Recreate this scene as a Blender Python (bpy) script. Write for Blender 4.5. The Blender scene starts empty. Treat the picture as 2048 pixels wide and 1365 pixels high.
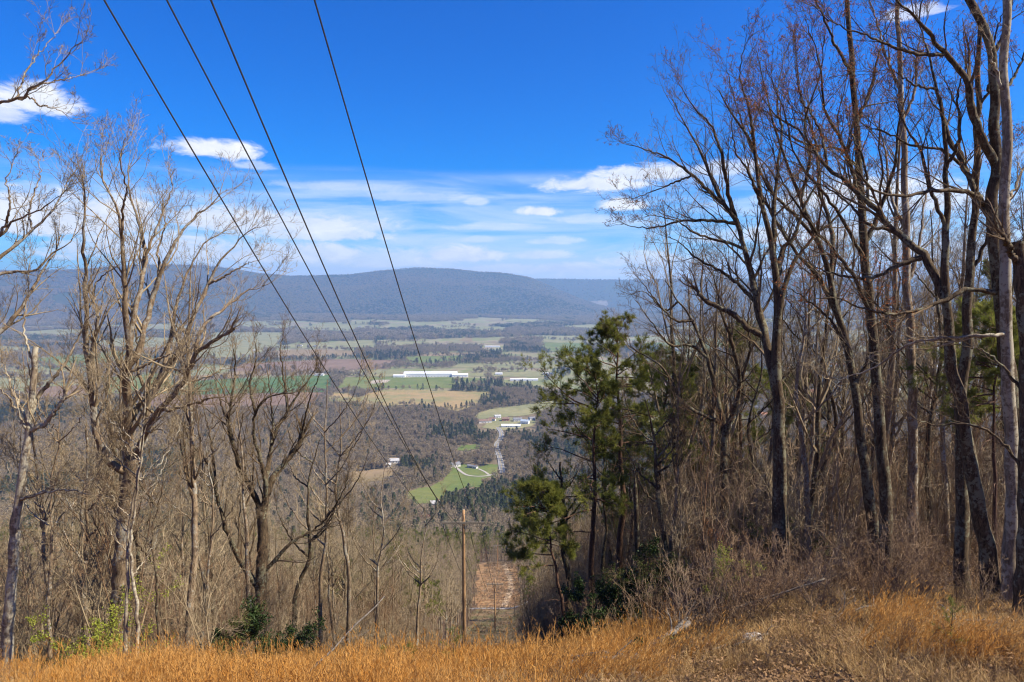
SKY_STR = .058; SUN_E = 5.0; HAZE = .98e-4; EXPO = 1.0; SKY_GAIN = (.0, .82, 1.55)
import bpy, math
import numpy as np
from mathutils import Vector
S = bpy.context.scene
COL = S.collection
RNG = np.random.default_rng(11)
PI = math.pi
# ---------------------------------------------------------------- camera model (photo pixels 2048 x 1365)
F = 1365.33; PIT = math.radians(4.3); CP, SP = math.cos(PIT), math.sin(PIT)
def ray(px, py):
    cx = (np.asarray(px, float) - 1024) / F; cy = -(np.asarray(py, float) - 682.5) / F
    return np.stack([cx, CP + cy * SP, -SP + cy * CP], -1)
def at(px, py, Y):
    d = ray(px, py); return d * (np.asarray(Y, float) / d[..., 1])[..., None]
def project(p):
    p = np.asarray(p, float); f = p[..., 1] * CP - p[..., 2] * SP; u = p[..., 1] * SP + p[..., 2] * CP
    f = np.maximum(f, 1e-3)
    return 1024 + F * p[..., 0] / f, 682.5 - F * u / f
cam = bpy.data.cameras.new('camera'); co = bpy.data.objects.new('camera', cam); COL.objects.link(co)
cam.sensor_width = 36; cam.lens = 24.0; cam.clip_start = 0.05; cam.clip_end = 60000
co.rotation_euler = (PI / 2 - PIT, 0, 0); S.camera = co
# ---------------------------------------------------------------- noise and terrain
_nr = np.random.default_rng(5); _ND = []
for o in range(7):
    a = _nr.uniform(0, 2 * PI, 5); f = _nr.uniform(.75, 1.3, 5) * 2 ** o
    _ND.append((np.cos(a) * f, np.sin(a) * f, _nr.uniform(0, 6.28, 5)))
def noise(x, y, scale, octs=4, gain=.55, seed=0):
    x = np.asarray(x, float) / scale + seed * 13.7; y = np.asarray(y, float) / scale - seed * 7.3
    x = x + .7 * np.sin(y * 1.3 + seed); y = y + .7 * np.sin(x * 1.1 + 2 * seed)
    s = 0; amp = 1; tot = 0
    for o in range(octs):
        fx, fy, ph = _ND[o]
        s = s + amp * sum(np.sin(x * fx[i] + y * fy[i] + ph[i]) for i in range(5)) / 2.6
        tot += amp; amp *= gain
    return s / tot
def sstep(a, b, x):
    t = np.clip((np.asarray(x, float) - a) / (b - a), 0, 1); return t * t * (3 - 2 * t)
PY = np.array([-80, -40, -10, 0, 4, 8, 12, 16, 20, 30, 45, 60, 80, 100, 125, 150, 175, 200, 250, 300, 340, 400, 500, 600, 700, 800, 900, 1000, 1200, 1500, 2500, 5000, 6300, 30000.])
PZ = np.array([24, 10, -.6, -3, -4.3, -5.8, -7.5, -9.5, -12, -18.2, -26.5, -34, -44, -54.3, -66.5, -77.8, -88, -96, -110.5, -124, -139, -161, -187, -207, -220, -230, -236.5, -241, -246, -250, -252, -246, -238, -238])
RY = np.array([-80, -10, 0, 5, 10, 17, 24, 30, 40, 55, 80, 120, 200, 400., 30000])
RZ = np.array([25, 1.2, -2.5, -4.4, -6.2, -8.2, -10.4, -12.2, -15.6, -22, -37, -58, -92, -161, -238])
def _px_el(tab):
    t = np.array(tab, float); d = ray(t[:, 0], t[:, 1])
    az = np.arctan2(d[:, 0], d[:, 1]); el = d[:, 2] / np.hypot(d[:, 0], d[:, 1]); return az, el
C1A, C1E = _px_el([(-900, 552), (-300, 545), (0, 542), (150, 541), (270, 532), (400, 532), (450, 535), (520, 546), (580, 551), (700, 546), (770, 535), (830, 529), (900, 534), (950, 541), (1000, 546), (1060, 557), (1110, 577), (1200, 610), (1280, 636), (1400, 646), (3000, 646)])
C2A, C2E = _px_el([(-900, 560), (1000, 561), (1060, 558), (1140, 559), (1280, 561), (1400, 558), (1700, 556), (2048, 559), (2600, 552), (4000, 552)])
def height(x, y):
    x = np.asarray(x, float); y = np.asarray(y, float)
    P = np.interp(y, PY, PZ); R = np.interp(y, RY, RZ)
    w = sstep(-.5, 9.5, x) * (1 - sstep(120, 380, y))
    z = P + (np.maximum(R, P) - P) * w
    z = z + w * np.clip(x - 12, 0, 40) * .10 * sstep(8, 30, y) * (1 - sstep(60, 200, y))
    z = z - .03 * np.clip(-x - 4, 0, 30) * (1 - sstep(60, 150, y))
    r = np.hypot(x, y)
    z = z + .13 * noise(x, y, 2.2, 4, seed=1) * sstep(3, 8, r) * (1 - sstep(80, 150, r))
    z = z + 1.6 * noise(x, y, 32, 3, seed=2) * sstep(40, 110, r) * sstep(8, 30, np.abs(x + 4)) * (1 - sstep(700, 1200, r))
    z = z + 5.0 * noise(x, y, 330, 3, seed=3) * sstep(1000, 2600, r) 
    z = z + 26 * np.maximum(noise(x, y, 900, 3, seed=6), 0) * sstep(3600, 5200, r) * (1 - sstep(6300, 7000, r))
    # far mountain ridge and plateau behind
    az = np.arctan2(x, np.maximum(y, 1e-6)); far = r > 5600
    base = -238.0
    c1 = 7700 * np.interp(az, C1A, C1E); c2 = 9700 * np.interp(az, C2A, C2E)
    s = np.clip((r - 6000 - 260 * noise(az * 9000, r * .25, 800, 3, seed=4)) / 1700, 0, 1)
    up = s ** 1.25 * (1 - .10 * np.sin(s * 9.4)) ; up = np.where(s > .97, np.maximum(up, s), up)
    spur = np.abs(noise(az * 7700, r * .35, 520, 3, seed=13)) * 95 - 30
    z1 = base + (c1 - base) * np.clip(up, 0, 1) - spur * np.sin(PI * np.clip(s, 0, 1)) ** 1.2 + 16 * noise(x, y, 240, 4, seed=7) * np.sin(PI * np.clip(s, 0, 1)) + 2.5 * noise(x, y, 60, 3, seed=8) * s
    z1 = np.where(r > 7700, z1 - (r - 7700) * .12, z1)
    s2 = np.clip((r - 8300) / 1400, 0, 1)
    z2 = base + (c2 - base) * (s2 ** 1.1) + 14 * noise(x, y, 260, 4, seed=9) * np.sin(PI * s2)
    zm = np.maximum(z1, z2)
    return np.where(far & (y > 0), np.maximum(z, zm), z)
def ground_hit(px, py):
    d = ray(px, py); sh = d.shape[:-1]; d = d.reshape(-1, 3)
    T = 6.0 * 1.018 ** np.arange(430); T = T[T < 11000]
    P = d[:, None, :] * T[None, :, None]; b = P[..., 2] < height(P[..., 0], P[..., 1]); b[:, -1] = True
    k = np.maximum(np.argmax(b, 1), 1); lo, hi = T[k - 1], T[k]
    for i in range(14):
        m = (lo + hi) / 2; p = d * m[:, None]; u = p[:, 2] < height(p[:, 0], p[:, 1]); hi = np.where(u, m, hi); lo = np.where(u, lo, m)
    p = d * hi[:, None]; p[:, 2] = height(p[:, 0], p[:, 1]); return p.reshape(*sh, 3)
def inpoly(px, py, poly):
    poly = np.asarray(poly, float); n = len(poly); c = np.zeros(np.shape(px), bool); j = n - 1
    for i in range(n):
        xi, yi = poly[i]; xj, yj = poly[j]
        c ^= ((yi > py) != (yj > py)) & (px < (xj - xi) * (py - yi) / (yj - yi + 1e-9) + xi); j = i
    return c
# ---------------------------------------------------------------- object helpers
def tag(o, label=None, cat=None, group=None, kind=None):
    if label: o['label'] = label
    if cat: o['category'] = cat
    if group: o['group'] = group
    if kind: o['kind'] = kind
    return o
def mesh_np(name, V, Q, mat=None, smooth=False, cols=None):
    V = np.asarray(V, np.float32).reshape(-1, 3); Q = np.asarray(Q, np.int32)
    me = bpy.data.meshes.new(name); me.vertices.add(len(V)); me.vertices.foreach_set('co', V.ravel())
    k = Q.shape[1]; me.loops.add(Q.size); me.loops.foreach_set('vertex_index', Q.ravel())
    me.polygons.add(len(Q)); me.polygons.foreach_set('loop_start', np.arange(0, Q.size, k, dtype=np.int32))
    if smooth: me.polygons.foreach_set('use_smooth', np.ones(len(Q), bool))
    else: me.polygons.foreach_set('use_smooth', np.zeros(len(Q), bool))
    me.update(calc_edges=True)
    if cols is not None:
        a = me.color_attributes.new('tint', 'FLOAT_COLOR', 'POINT'); a.data.foreach_set('color', np.asarray(cols, np.float32).ravel())
    if mat: me.materials.append(mat)
    return me
def obj(name, me, parent=None, loc=(0, 0, 0), rot=(0, 0, 0), link=True):
    o = bpy.data.objects.new(name, me); o.location = loc; o.rotation_euler = rot
    if link: COL.objects.link(o)
    if parent: o.parent = parent
    return o
def empty(name, loc=(0, 0, 0), rot=(0, 0, 0)):
    o = obj(name, None, None, loc, rot); o.empty_display_size = .2; return o
def cat_geo(parts):
    Vs, Qs, n = [], [], 0
    for V, Q in parts:
        if len(V) == 0: continue
        Vs.append(V); Qs.append(Q + n); n += len(V)
    return (np.concatenate(Vs), np.concatenate(Qs)) if Vs else (np.zeros((0, 3)), np.zeros((0, 4), int))
def tubes(P, R, S_=5, cap=False):
    """P (N,K,3) centre lines, R (N,K) radii -> verts, quads"""
    P = np.asarray(P, float); R = np.asarray(R, float); N, K = R.shape
    if N == 0: return np.zeros((0, 3)), np.zeros((0, 4), int)
    T = np.gradient(P, axis=1); T /= np.linalg.norm(T, axis=2, keepdims=True) + 1e-9
    m = T.mean(1); ref = np.where(np.abs(m[:, 2:3]) > .8, np.array([[1., 0, 0]]), np.array([[0, 0, 1.]]))
    A = np.cross(T, ref[:, None, :]); A /= np.linalg.norm(A, axis=2, keepdims=True) + 1e-9
    B = np.cross(T, A); th = np.arange(S_) * 2 * PI / S_
    V = P[:, :, None, :] + R[:, :, None, None] * (A[:, :, None, :] * np.cos(th)[:, None] + B[:, :, None, :] * np.sin(th)[:, None])
    i = np.arange(N)[:, None, None] * K * S_ + np.arange(K - 1)[None, :, None] * S_; s = np.arange(S_)[None, None, :]; s2 = (s + 1) % S_
    Q = np.stack([i + s, i + s2, i + S_ + s2, i + S_ + s], -1).reshape(-1, 4)
    V = V.reshape(-1, 3)
    if cap and S_ % 2 == 0:
        caps = []
        for end in (0, K - 1):
            b = np.arange(N) * K * S_ + end * S_
            for q in range(S_ // 2 - 1):
                caps.append(np.stack([b, b + 1 + 2 * q, b + 2 + 2 * q, b + 3 + 2 * q if 3 + 2 * q < S_ else b], -1))
        Q = np.concatenate([Q] + caps)
    return V, Q
def resamp(pts, K, rad=None):
    pts = np.asarray(pts, float); d = np.r_[0, np.cumsum(np.linalg.norm(np.diff(pts, axis=0), axis=1))]
    # Catmull-Rom through the points, then even spacing
    if len(pts) > 2:
        pp = np.vstack([2 * pts[0] - pts[1], pts, 2 * pts[-1] - pts[-2]]); out = []; us = []
        for i in range(len(pts) - 1):
            for t in np.linspace(0, 1, 8, endpoint=False):
                a, b, c, e = pp[i], pp[i + 1], pp[i + 2], pp[i + 3]
                out.append(.5 * (2 * b + (c - a) * t + (2 * a - 5 * b + 4 * c - e) * t * t + (3 * b - a - 3 * c + e) * t ** 3)); us.append(i + t)
        out.append(pts[-1]); us.append(len(pts) - 1); pts2 = np.array(out); us = np.array(us)
    else: pts2 = pts; us = np.arange(len(pts), dtype=float)
    d2 = np.r_[0, np.cumsum(np.linalg.norm(np.diff(pts2, axis=0), axis=1))]; q = np.linspace(0, d2[-1], K)
    P = np.stack([np.interp(q, d2, pts2[:, i]) for i in range(3)], 1)
    return P, q / max(d2[-1], 1e-9)
def boxgeo(x0, x1, y0, y1, z0, z1):
    V = np.array([(x, y, z) for z in (z0, z1) for y in (y0, y1) for x in (x0, x1)], float)
    Q = np.array([(0, 2, 3, 1), (4, 5, 7, 6), (0, 1, 5, 4), (2, 6, 7, 3), (0, 4, 6, 2), (1, 3, 7, 5)]); return V, Q
# ---------------------------------------------------------------- node helper
class NT:
    def __init__(s, nt): s.t = nt; s.n = nt.nodes; s.l = nt.links
    def new(s, typ, **kw):
        n = s.n.new(typ)
        for k, v in kw.items(): setattr(n, k, v)
        return n
    def put(s, sock, v):
        if hasattr(v, 'is_output') or isinstance(v, bpy.types.NodeSocket): s.l.new(v, sock)
        elif v is not None:
            if hasattr(sock, 'default_value') and not isinstance(v, (int, float)) and len(v) == 3 and sock.type == 'RGBA': v = (*v, 1)
            sock.default_value = v
    def m(s, op, a, b=None, c=None, clamp=False):
        n = s.new('ShaderNodeMath', operation=op, use_clamp=clamp); s.put(n.inputs[0], a)
        if b is not None: s.put(n.inputs[1], b)
        if c is not None: s.put(n.inputs[2], c)
        return n.outputs[0]
    def mix(s, f, a, b, typ='MIX'):
        n = s.new('ShaderNodeMix', data_type='RGBA', blend_type=typ); s.put(n.inputs['Factor'], f)
        s.put(n.inputs[6], a); s.put(n.inputs[7], b); return n.outputs[2]
    def noise(s, vec, scale, detail=3, rough=.55, dist=0, out=0):
        n = s.new('ShaderNodeTexNoise'); s.put(n.inputs['Vector'], vec); n.inputs['Scale'].default_value = scale
        n.inputs['Detail'].default_value = detail; n.inputs['Roughness'].default_value = rough; n.inputs['Distortion'].default_value = dist
        return n.outputs[out]
    def ramp(s, f, stops):
        n = s.new('ShaderNodeValToRGB'); s.put(n.inputs[0], f); cr = n.color_ramp
        while len(cr.elements) < len(stops): cr.elements.new(.5)
        for e, (p, c) in zip(cr.elements, stops): e.position = p; e.color = (*c, 1) if len(c) == 3 else c
        return n.outputs[0]
    def range(s, v, a, b, c=0., d=1., smooth=False):
        n = s.new('ShaderNodeMapRange', interpolation_type='SMOOTHSTEP' if smooth else 'LINEAR'); s.put(n.inputs[0], v)
        for i, q in enumerate((a, b, c, d)): s.put(n.inputs[i + 1], q)
        return n.outputs[0]
    def coord(s, which='Object', scale=None):
        n = s.new('ShaderNodeTexCoord').outputs[which]
        if scale:
            m = s.new('ShaderNodeMapping'); s.l.new(n, m.inputs[0]); m.inputs['Scale'].default_value = scale; n = m.outputs[0]
        return n
def material(name, fn, rough=.85, spec=.15, trans=None):
    """fn(nt) -> colour socket (and optional bump height)"""
    m = bpy.data.materials.new(name); m.use_nodes = True; t = NT(m.node_tree); bs = t.n['Principled BSDF']
    bs.inputs['Roughness'].default_value = rough; bs.inputs['Specular IOR Level'].default_value = spec
    r = fn(t); col, bump = r if isinstance(r, tuple) and len(r) == 2 and hasattr(r[0], 'links') else (r, None)
    t.put(bs.inputs['Base Color'], col)
    if bump is not None:
        b = t.new('ShaderNodeBump'); b.inputs['Strength'].default_value = .6; b.inputs['Distance'].default_value = .02; t.l.new(bump, b.inputs['Height']); t.l.new(b.outputs[0], bs.inputs['Normal'])
    if trans:
        tr = t.new('ShaderNodeBsdfTranslucent'); t.put(tr.inputs[0], col); mx = t.new('ShaderNodeMixShader'); mx.inputs[0].default_value = trans
        t.l.new(bs.outputs[0], mx.inputs[1]); t.l.new(tr.outputs[0], mx.inputs[2]); t.l.new(mx.outputs[0], t.n['Material Output'].inputs['Surface'])
    m['c'] = 1; return m
def rnd(t): return t.new('ShaderNodeObjectInfo').outputs['Random']
def bark(name, dark, light, lichen=None, liv=0.0, sc=6):
    def fn(t):
        v = t.coord('Object', (1, 1, .22)); n = t.noise(v, sc * 3, 5, .7, 1.0)
        n2 = t.noise(t.coord('Object', (1, 1, .5)), sc * .35, 3)
        c = t.mix(t.range(n, .38, .62), dark, light)
        if lichen:
            k = t.range(t.m('MULTIPLY', n2, t.noise(t.coord('Object'), sc * 1.6, 4, .65)), .30 - liv * .15, .36 - liv * .15)
            c = t.mix(k, c, lichen)
        c = t.mix(t.m('MULTIPLY', rnd(t), .35), c, tuple(q * .55 for q in dark))
        return c, n
    return material(name, fn)
def plain(name, a, b, sc=3, rough=.85, trans=None, instvar=.0, c3=None):
    def fn(t):
        c = t.mix(t.range(t.noise(t.coord('Object'), sc, 3), .35, .65), a, b)
        if c3: c = t.mix(t.range(rnd(t), .2, .9), c, c3)
        return c
    return material(name, fn, rough, .1, trans)
def scatter(name, protos, pts, rotz, scl, idx, tilt=None):
    """one object that instances the prototype objects on its vertices"""
    n = len(pts); me = bpy.data.meshes.new(name); me.vertices.add(n); me.vertices.foreach_set('co', np.asarray(pts, np.float32).ravel())
    rot = np.zeros((n, 3), np.float32); rot[:, 2] = rotz
    if tilt is not None: rot[:, :2] = tilt
    a = me.attributes.new('rot', 'FLOAT_VECTOR', 'POINT'); a.data.foreach_set('vector', rot.ravel())
    a = me.attributes.new('scl', 'FLOAT', 'POINT'); a.data.foreach_set('value', np.asarray(scl, np.float32))
    a = me.attributes.new('pick', 'INT', 'POINT'); a.data.foreach_set('value', np.asarray(idx, np.int32))
    c = bpy.data.collections.new(name + ' kinds')
    for p in protos: c.objects.link(p)
    order = sorted(range(len(protos)), key=lambda i: protos[i].name); inv = np.zeros(len(protos), np.int32)
    for k, i in enumerate(order): inv[i] = k
    a.data.foreach_set('value', inv[np.asarray(idx, np.int32)])
    g = bpy.data.node_groups.new(name + ' scatter', 'GeometryNodeTree')
    g.interface.new_socket('Geometry', in_out='INPUT', socket_type='NodeSocketGeometry'); g.interface.new_socket('Geometry', in_out='OUTPUT', socket_type='NodeSocketGeometry')
    N = g.nodes; L = g.links; gi = N.new('NodeGroupInput'); go = N.new('NodeGroupOutput'); ip = N.new('GeometryNodeInstanceOnPoints'); ci = N.new('GeometryNodeCollectionInfo')
    ci.inputs['Collection'].default_value = c; ci.inputs['Separate Children'].default_value = True; ci.inputs['Reset Children'].default_value = True
    def na(nm, ty):
        q = N.new('GeometryNodeInputNamedAttribute'); q.data_type = ty; q.inputs[0].default_value = nm; return q.outputs[0]
    e = N.new('FunctionNodeEulerToRotation'); L.new(na('rot', 'FLOAT_VECTOR'), e.inputs[0])
    L.new(gi.outputs[0], ip.inputs['Points']); L.new(ci.outputs[0], ip.inputs['Instance']); ip.inputs['Pick Instance'].default_value = True
    L.new(na('pick', 'INT'), ip.inputs['Instance Index']); L.new(e.outputs[0], ip.inputs['Rotation']); L.new(na('scl', 'FLOAT'), ip.inputs['Scale']); L.new(ip.outputs[0], go.inputs[0])
    o = obj(name, me); md = o.modifiers.new('scatter', 'NODES'); md.node_group = g; return o
# ---------------------------------------------------------------- sky, sun, haze, render settings
SUN_AZ, SUN_EL = math.radians(103), math.radians(46)
W = bpy.data.worlds.new('World'); S.world = W; W.use_nodes = True; t = NT(W.node_tree); bg = t.n['Background']
sky = t.new('ShaderNodeTexSky', sky_type='NISHITA'); sky.sun_disc = False; sky.sun_elevation = SUN_EL; sky.sun_rotation = SUN_AZ
sky.altitude = 300; sky.air_density = 1.0; sky.dust_density = .3; sky.ozone_density = 3.0
tc = t.new('ShaderNodeTexCoord'); sep = t.new('ShaderNodeSeparateXYZ'); t.l.new(tc.outputs['Generated'], sep.inputs[0])
AZ = t.m('ARCTAN2', sep.outputs[0], sep.outputs[1]); EL = t.m('ARCSINE', sep.outputs[2])
hs = t.new('ShaderNodeHueSaturation'); t.l.new(sky.outputs[0], hs.inputs['Color']); hs.inputs['Saturation'].default_value = 1.32; hs.inputs['Value'].default_value = 1.0; hs.inputs['Hue'].default_value=.505
skyc = t.mix(1.0, hs.outputs[0], SKY_GAIN, 'MULTIPLY')
def azel(px, py):
    d = ray(px, py); d = d / np.linalg.norm(d); return math.atan2(d[0], d[1]), math.asin(d[2])
comb = t.new('ShaderNodeCombineXYZ'); t.l.new(AZ, comb.inputs[0]); t.l.new(EL, comb.inputs[1])
mp = t.new('ShaderNodeMapping'); t.l.new(comb.outputs[0], mp.inputs[0]); mp.inputs['Scale'].default_value = (1, 2.4, 1)
nz = t.noise(mp.outputs[0], 17, 8, .66, .5); nz2 = t.noise(mp.outputs[0], 5, 3, .5)
mp2 = t.new('ShaderNodeMapping'); t.l.new(comb.outputs[0], mp2.inputs[0]); mp2.inputs['Scale'].default_value = (1, 9, 1)
wisp = t.noise(mp2.outputs[0], 3.2, 5, .6, .5)
clouds = [(70, 205, 88, 33, 1.0), (10, 232, 60, 22, .8), (430, 303, 84, 19, 1.0), (515, 333, 34, 9, .5), (1190, 370, 95, 18, .95), (1290, 350, 120, 16, .9), (1440, 340, 90, 16, .7), (1245, 410, 42, 13, 1.0), (1080, 424, 38, 10, 1.0), (950, 404, 24, 9, .5), (1820, 28, 62, 15, .6),
          (1720, 390, 160, 28, .95), (1860, 400, 120, 22, .75), (920, 513, 85, 17, .95), (780, 520, 190, 20, .6), (1085, 512, 56, 10, .75), (1130, 538, 74, 12, .9), (1290, 522, 80, 14, .8), (1110, 483, 46, 8, .5), (960, 480, 40, 7, .3),
          (560, 508, 200, 22, .85), (300, 500, 180, 34, .85), (560, 450, 170, 22, .85), (400, 440, 80, 26, .9), (120, 440, 230, 50, .95), (80, 380, 90, 12, .35), (1620, 470, 200, 22, .8), (1900, 500, 200, 24, .7), (700, 455, 110, 20, .6)]
clouds += [(640, 470, 150, 16, .8), (1010, 540, 120, 10, .7), (1200, 548, 110, 8, .6), (820, 395, 120, 10, .35), (680, 375, 120, 9, .3), (1180, 440, 70, 9, .4), (1000, 455, 90, 8, .4)]
dens = None
for px, py, w, h, k in clouds:
    a, e = azel(px, py); a2, _ = azel(px + w, py); _, e2 = azel(px, py - h)
    u = t.m('DIVIDE', t.m('SUBTRACT', AZ, a), (a2 - a) * 1.35); v = t.m('DIVIDE', t.m('SUBTRACT', EL, e), (e2 - e) * 1.5)
    # flat base: the lower half falls off faster
    v = t.m('MAXIMUM', v, t.m('MULTIPLY', v, -1.5))
    d = t.m('SUBTRACT', 1.0, t.m('SQRT', t.m('ADD', t.m('MULTIPLY', u, u), t.m('MULTIPLY', v, v))))
    d = t.m('MULTIPLY', t.range(t.m('ADD', d, t.m('MULTIPLY', t.m('SUBTRACT', nz, .5), 1.9)), .0, .55, 0, 1, True), k)
    dens = d if dens is None else t.m('MAXIMUM', dens, d)
_, ev0 = azel(1024, 352); _, ev1 = azel(1024, 334); _, ev2 = azel(1024, 560)
veil = t.m('MULTIPLY', t.range(EL, ev1, ev0 - .01, 0, 1, True), t.range(t.m('ADD', wisp, t.m('MULTIPLY', t.range(EL, ev2, ev0), -.25)), .16, .56, .12, .92, True))
veil = t.m('MULTIPLY', veil, .92)
_, b0 = azel(1024, 548); _, b1 = azel(1024, 455)
bank = t.m('MULTIPLY', t.range(EL, b1, b0, 0, 1, True), t.range(wisp, .24, .46, .6, 1, True)); veil = t.m('MAXIMUM', veil, t.m('MULTIPLY', bank, .97))
a0, _ = azel(430, 400)
veil = t.m('MULTIPLY', veil, t.range(t.m('ADD', AZ, t.m('MULTIPLY', nz2, .2)), a0 - .12, a0 + .18, .45, 1, True))
shade = t.mix(t.range(nz, .35, .75), (7.0, 7.6, 8.8), (10.6, 10.5, 10.4))
c1 = t.mix(veil, skyc, (6.6, 7.8, 9.8)); c2 = t.mix(dens, c1, shade)
t.l.new(c2, bg.inputs['Color']); bg.inputs['Strength'].default_value = SKY_STR
sun = bpy.data.lights.new('sun', 'SUN'); sun.energy = SUN_E; sun.angle = math.radians(.5); sun.color = (1, .90, .74)
so = bpy.data.objects.new('sun', sun); COL.objects.link(so)
sd = Vector((math.sin(SUN_AZ) * math.cos(SUN_EL), math.cos(SUN_AZ) * math.cos(SUN_EL), math.sin(SUN_EL)))
so.rotation_euler = sd.to_track_quat('Z', 'Y').to_euler(); so.location = (40, 0, 60)
V_, Q_ = boxgeo(-10600, 10600, -110, 10900, -330, 330)
hm = bpy.data.materials.new('haze'); hm.use_nodes = True; h = NT(hm.node_tree); h.n.remove(h.n['Principled BSDF'])
vp = h.new('ShaderNodeVolumePrincipled'); vp.inputs['Color'].default_value = (.36, .62, 1.0, 1); vp.inputs['Density'].default_value = HAZE; vp.inputs['Anisotropy'].default_value = .25
h.l.new(vp.outputs[0], h.n['Material Output'].inputs['Volume'])
tag(obj('haze', mesh_np('haze', V_, Q_, hm)), 'thin blue haze filling the valley air', 'haze', kind='stuff')
vs = S.view_settings; vs.view_transform = 'Standard'; vs.look = 'None'; vs.gamma = 1; vs.exposure = EXPO
S.cycles.max_bounces = 5; S.cycles.diffuse_bounces = 2; S.cycles.glossy_bounces = 1; S.cycles.transmission_bounces = 3; S.cycles.volume_bounces = 1; S.cycles.transparent_max_bounces = 4
S.cycles.use_denoising = True; S.cycles.denoiser = 'OPENIMAGEDENOISE'; S.cycles.sample_clamp_indirect = 4
S.cycles.filter_width = 1.2
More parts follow.
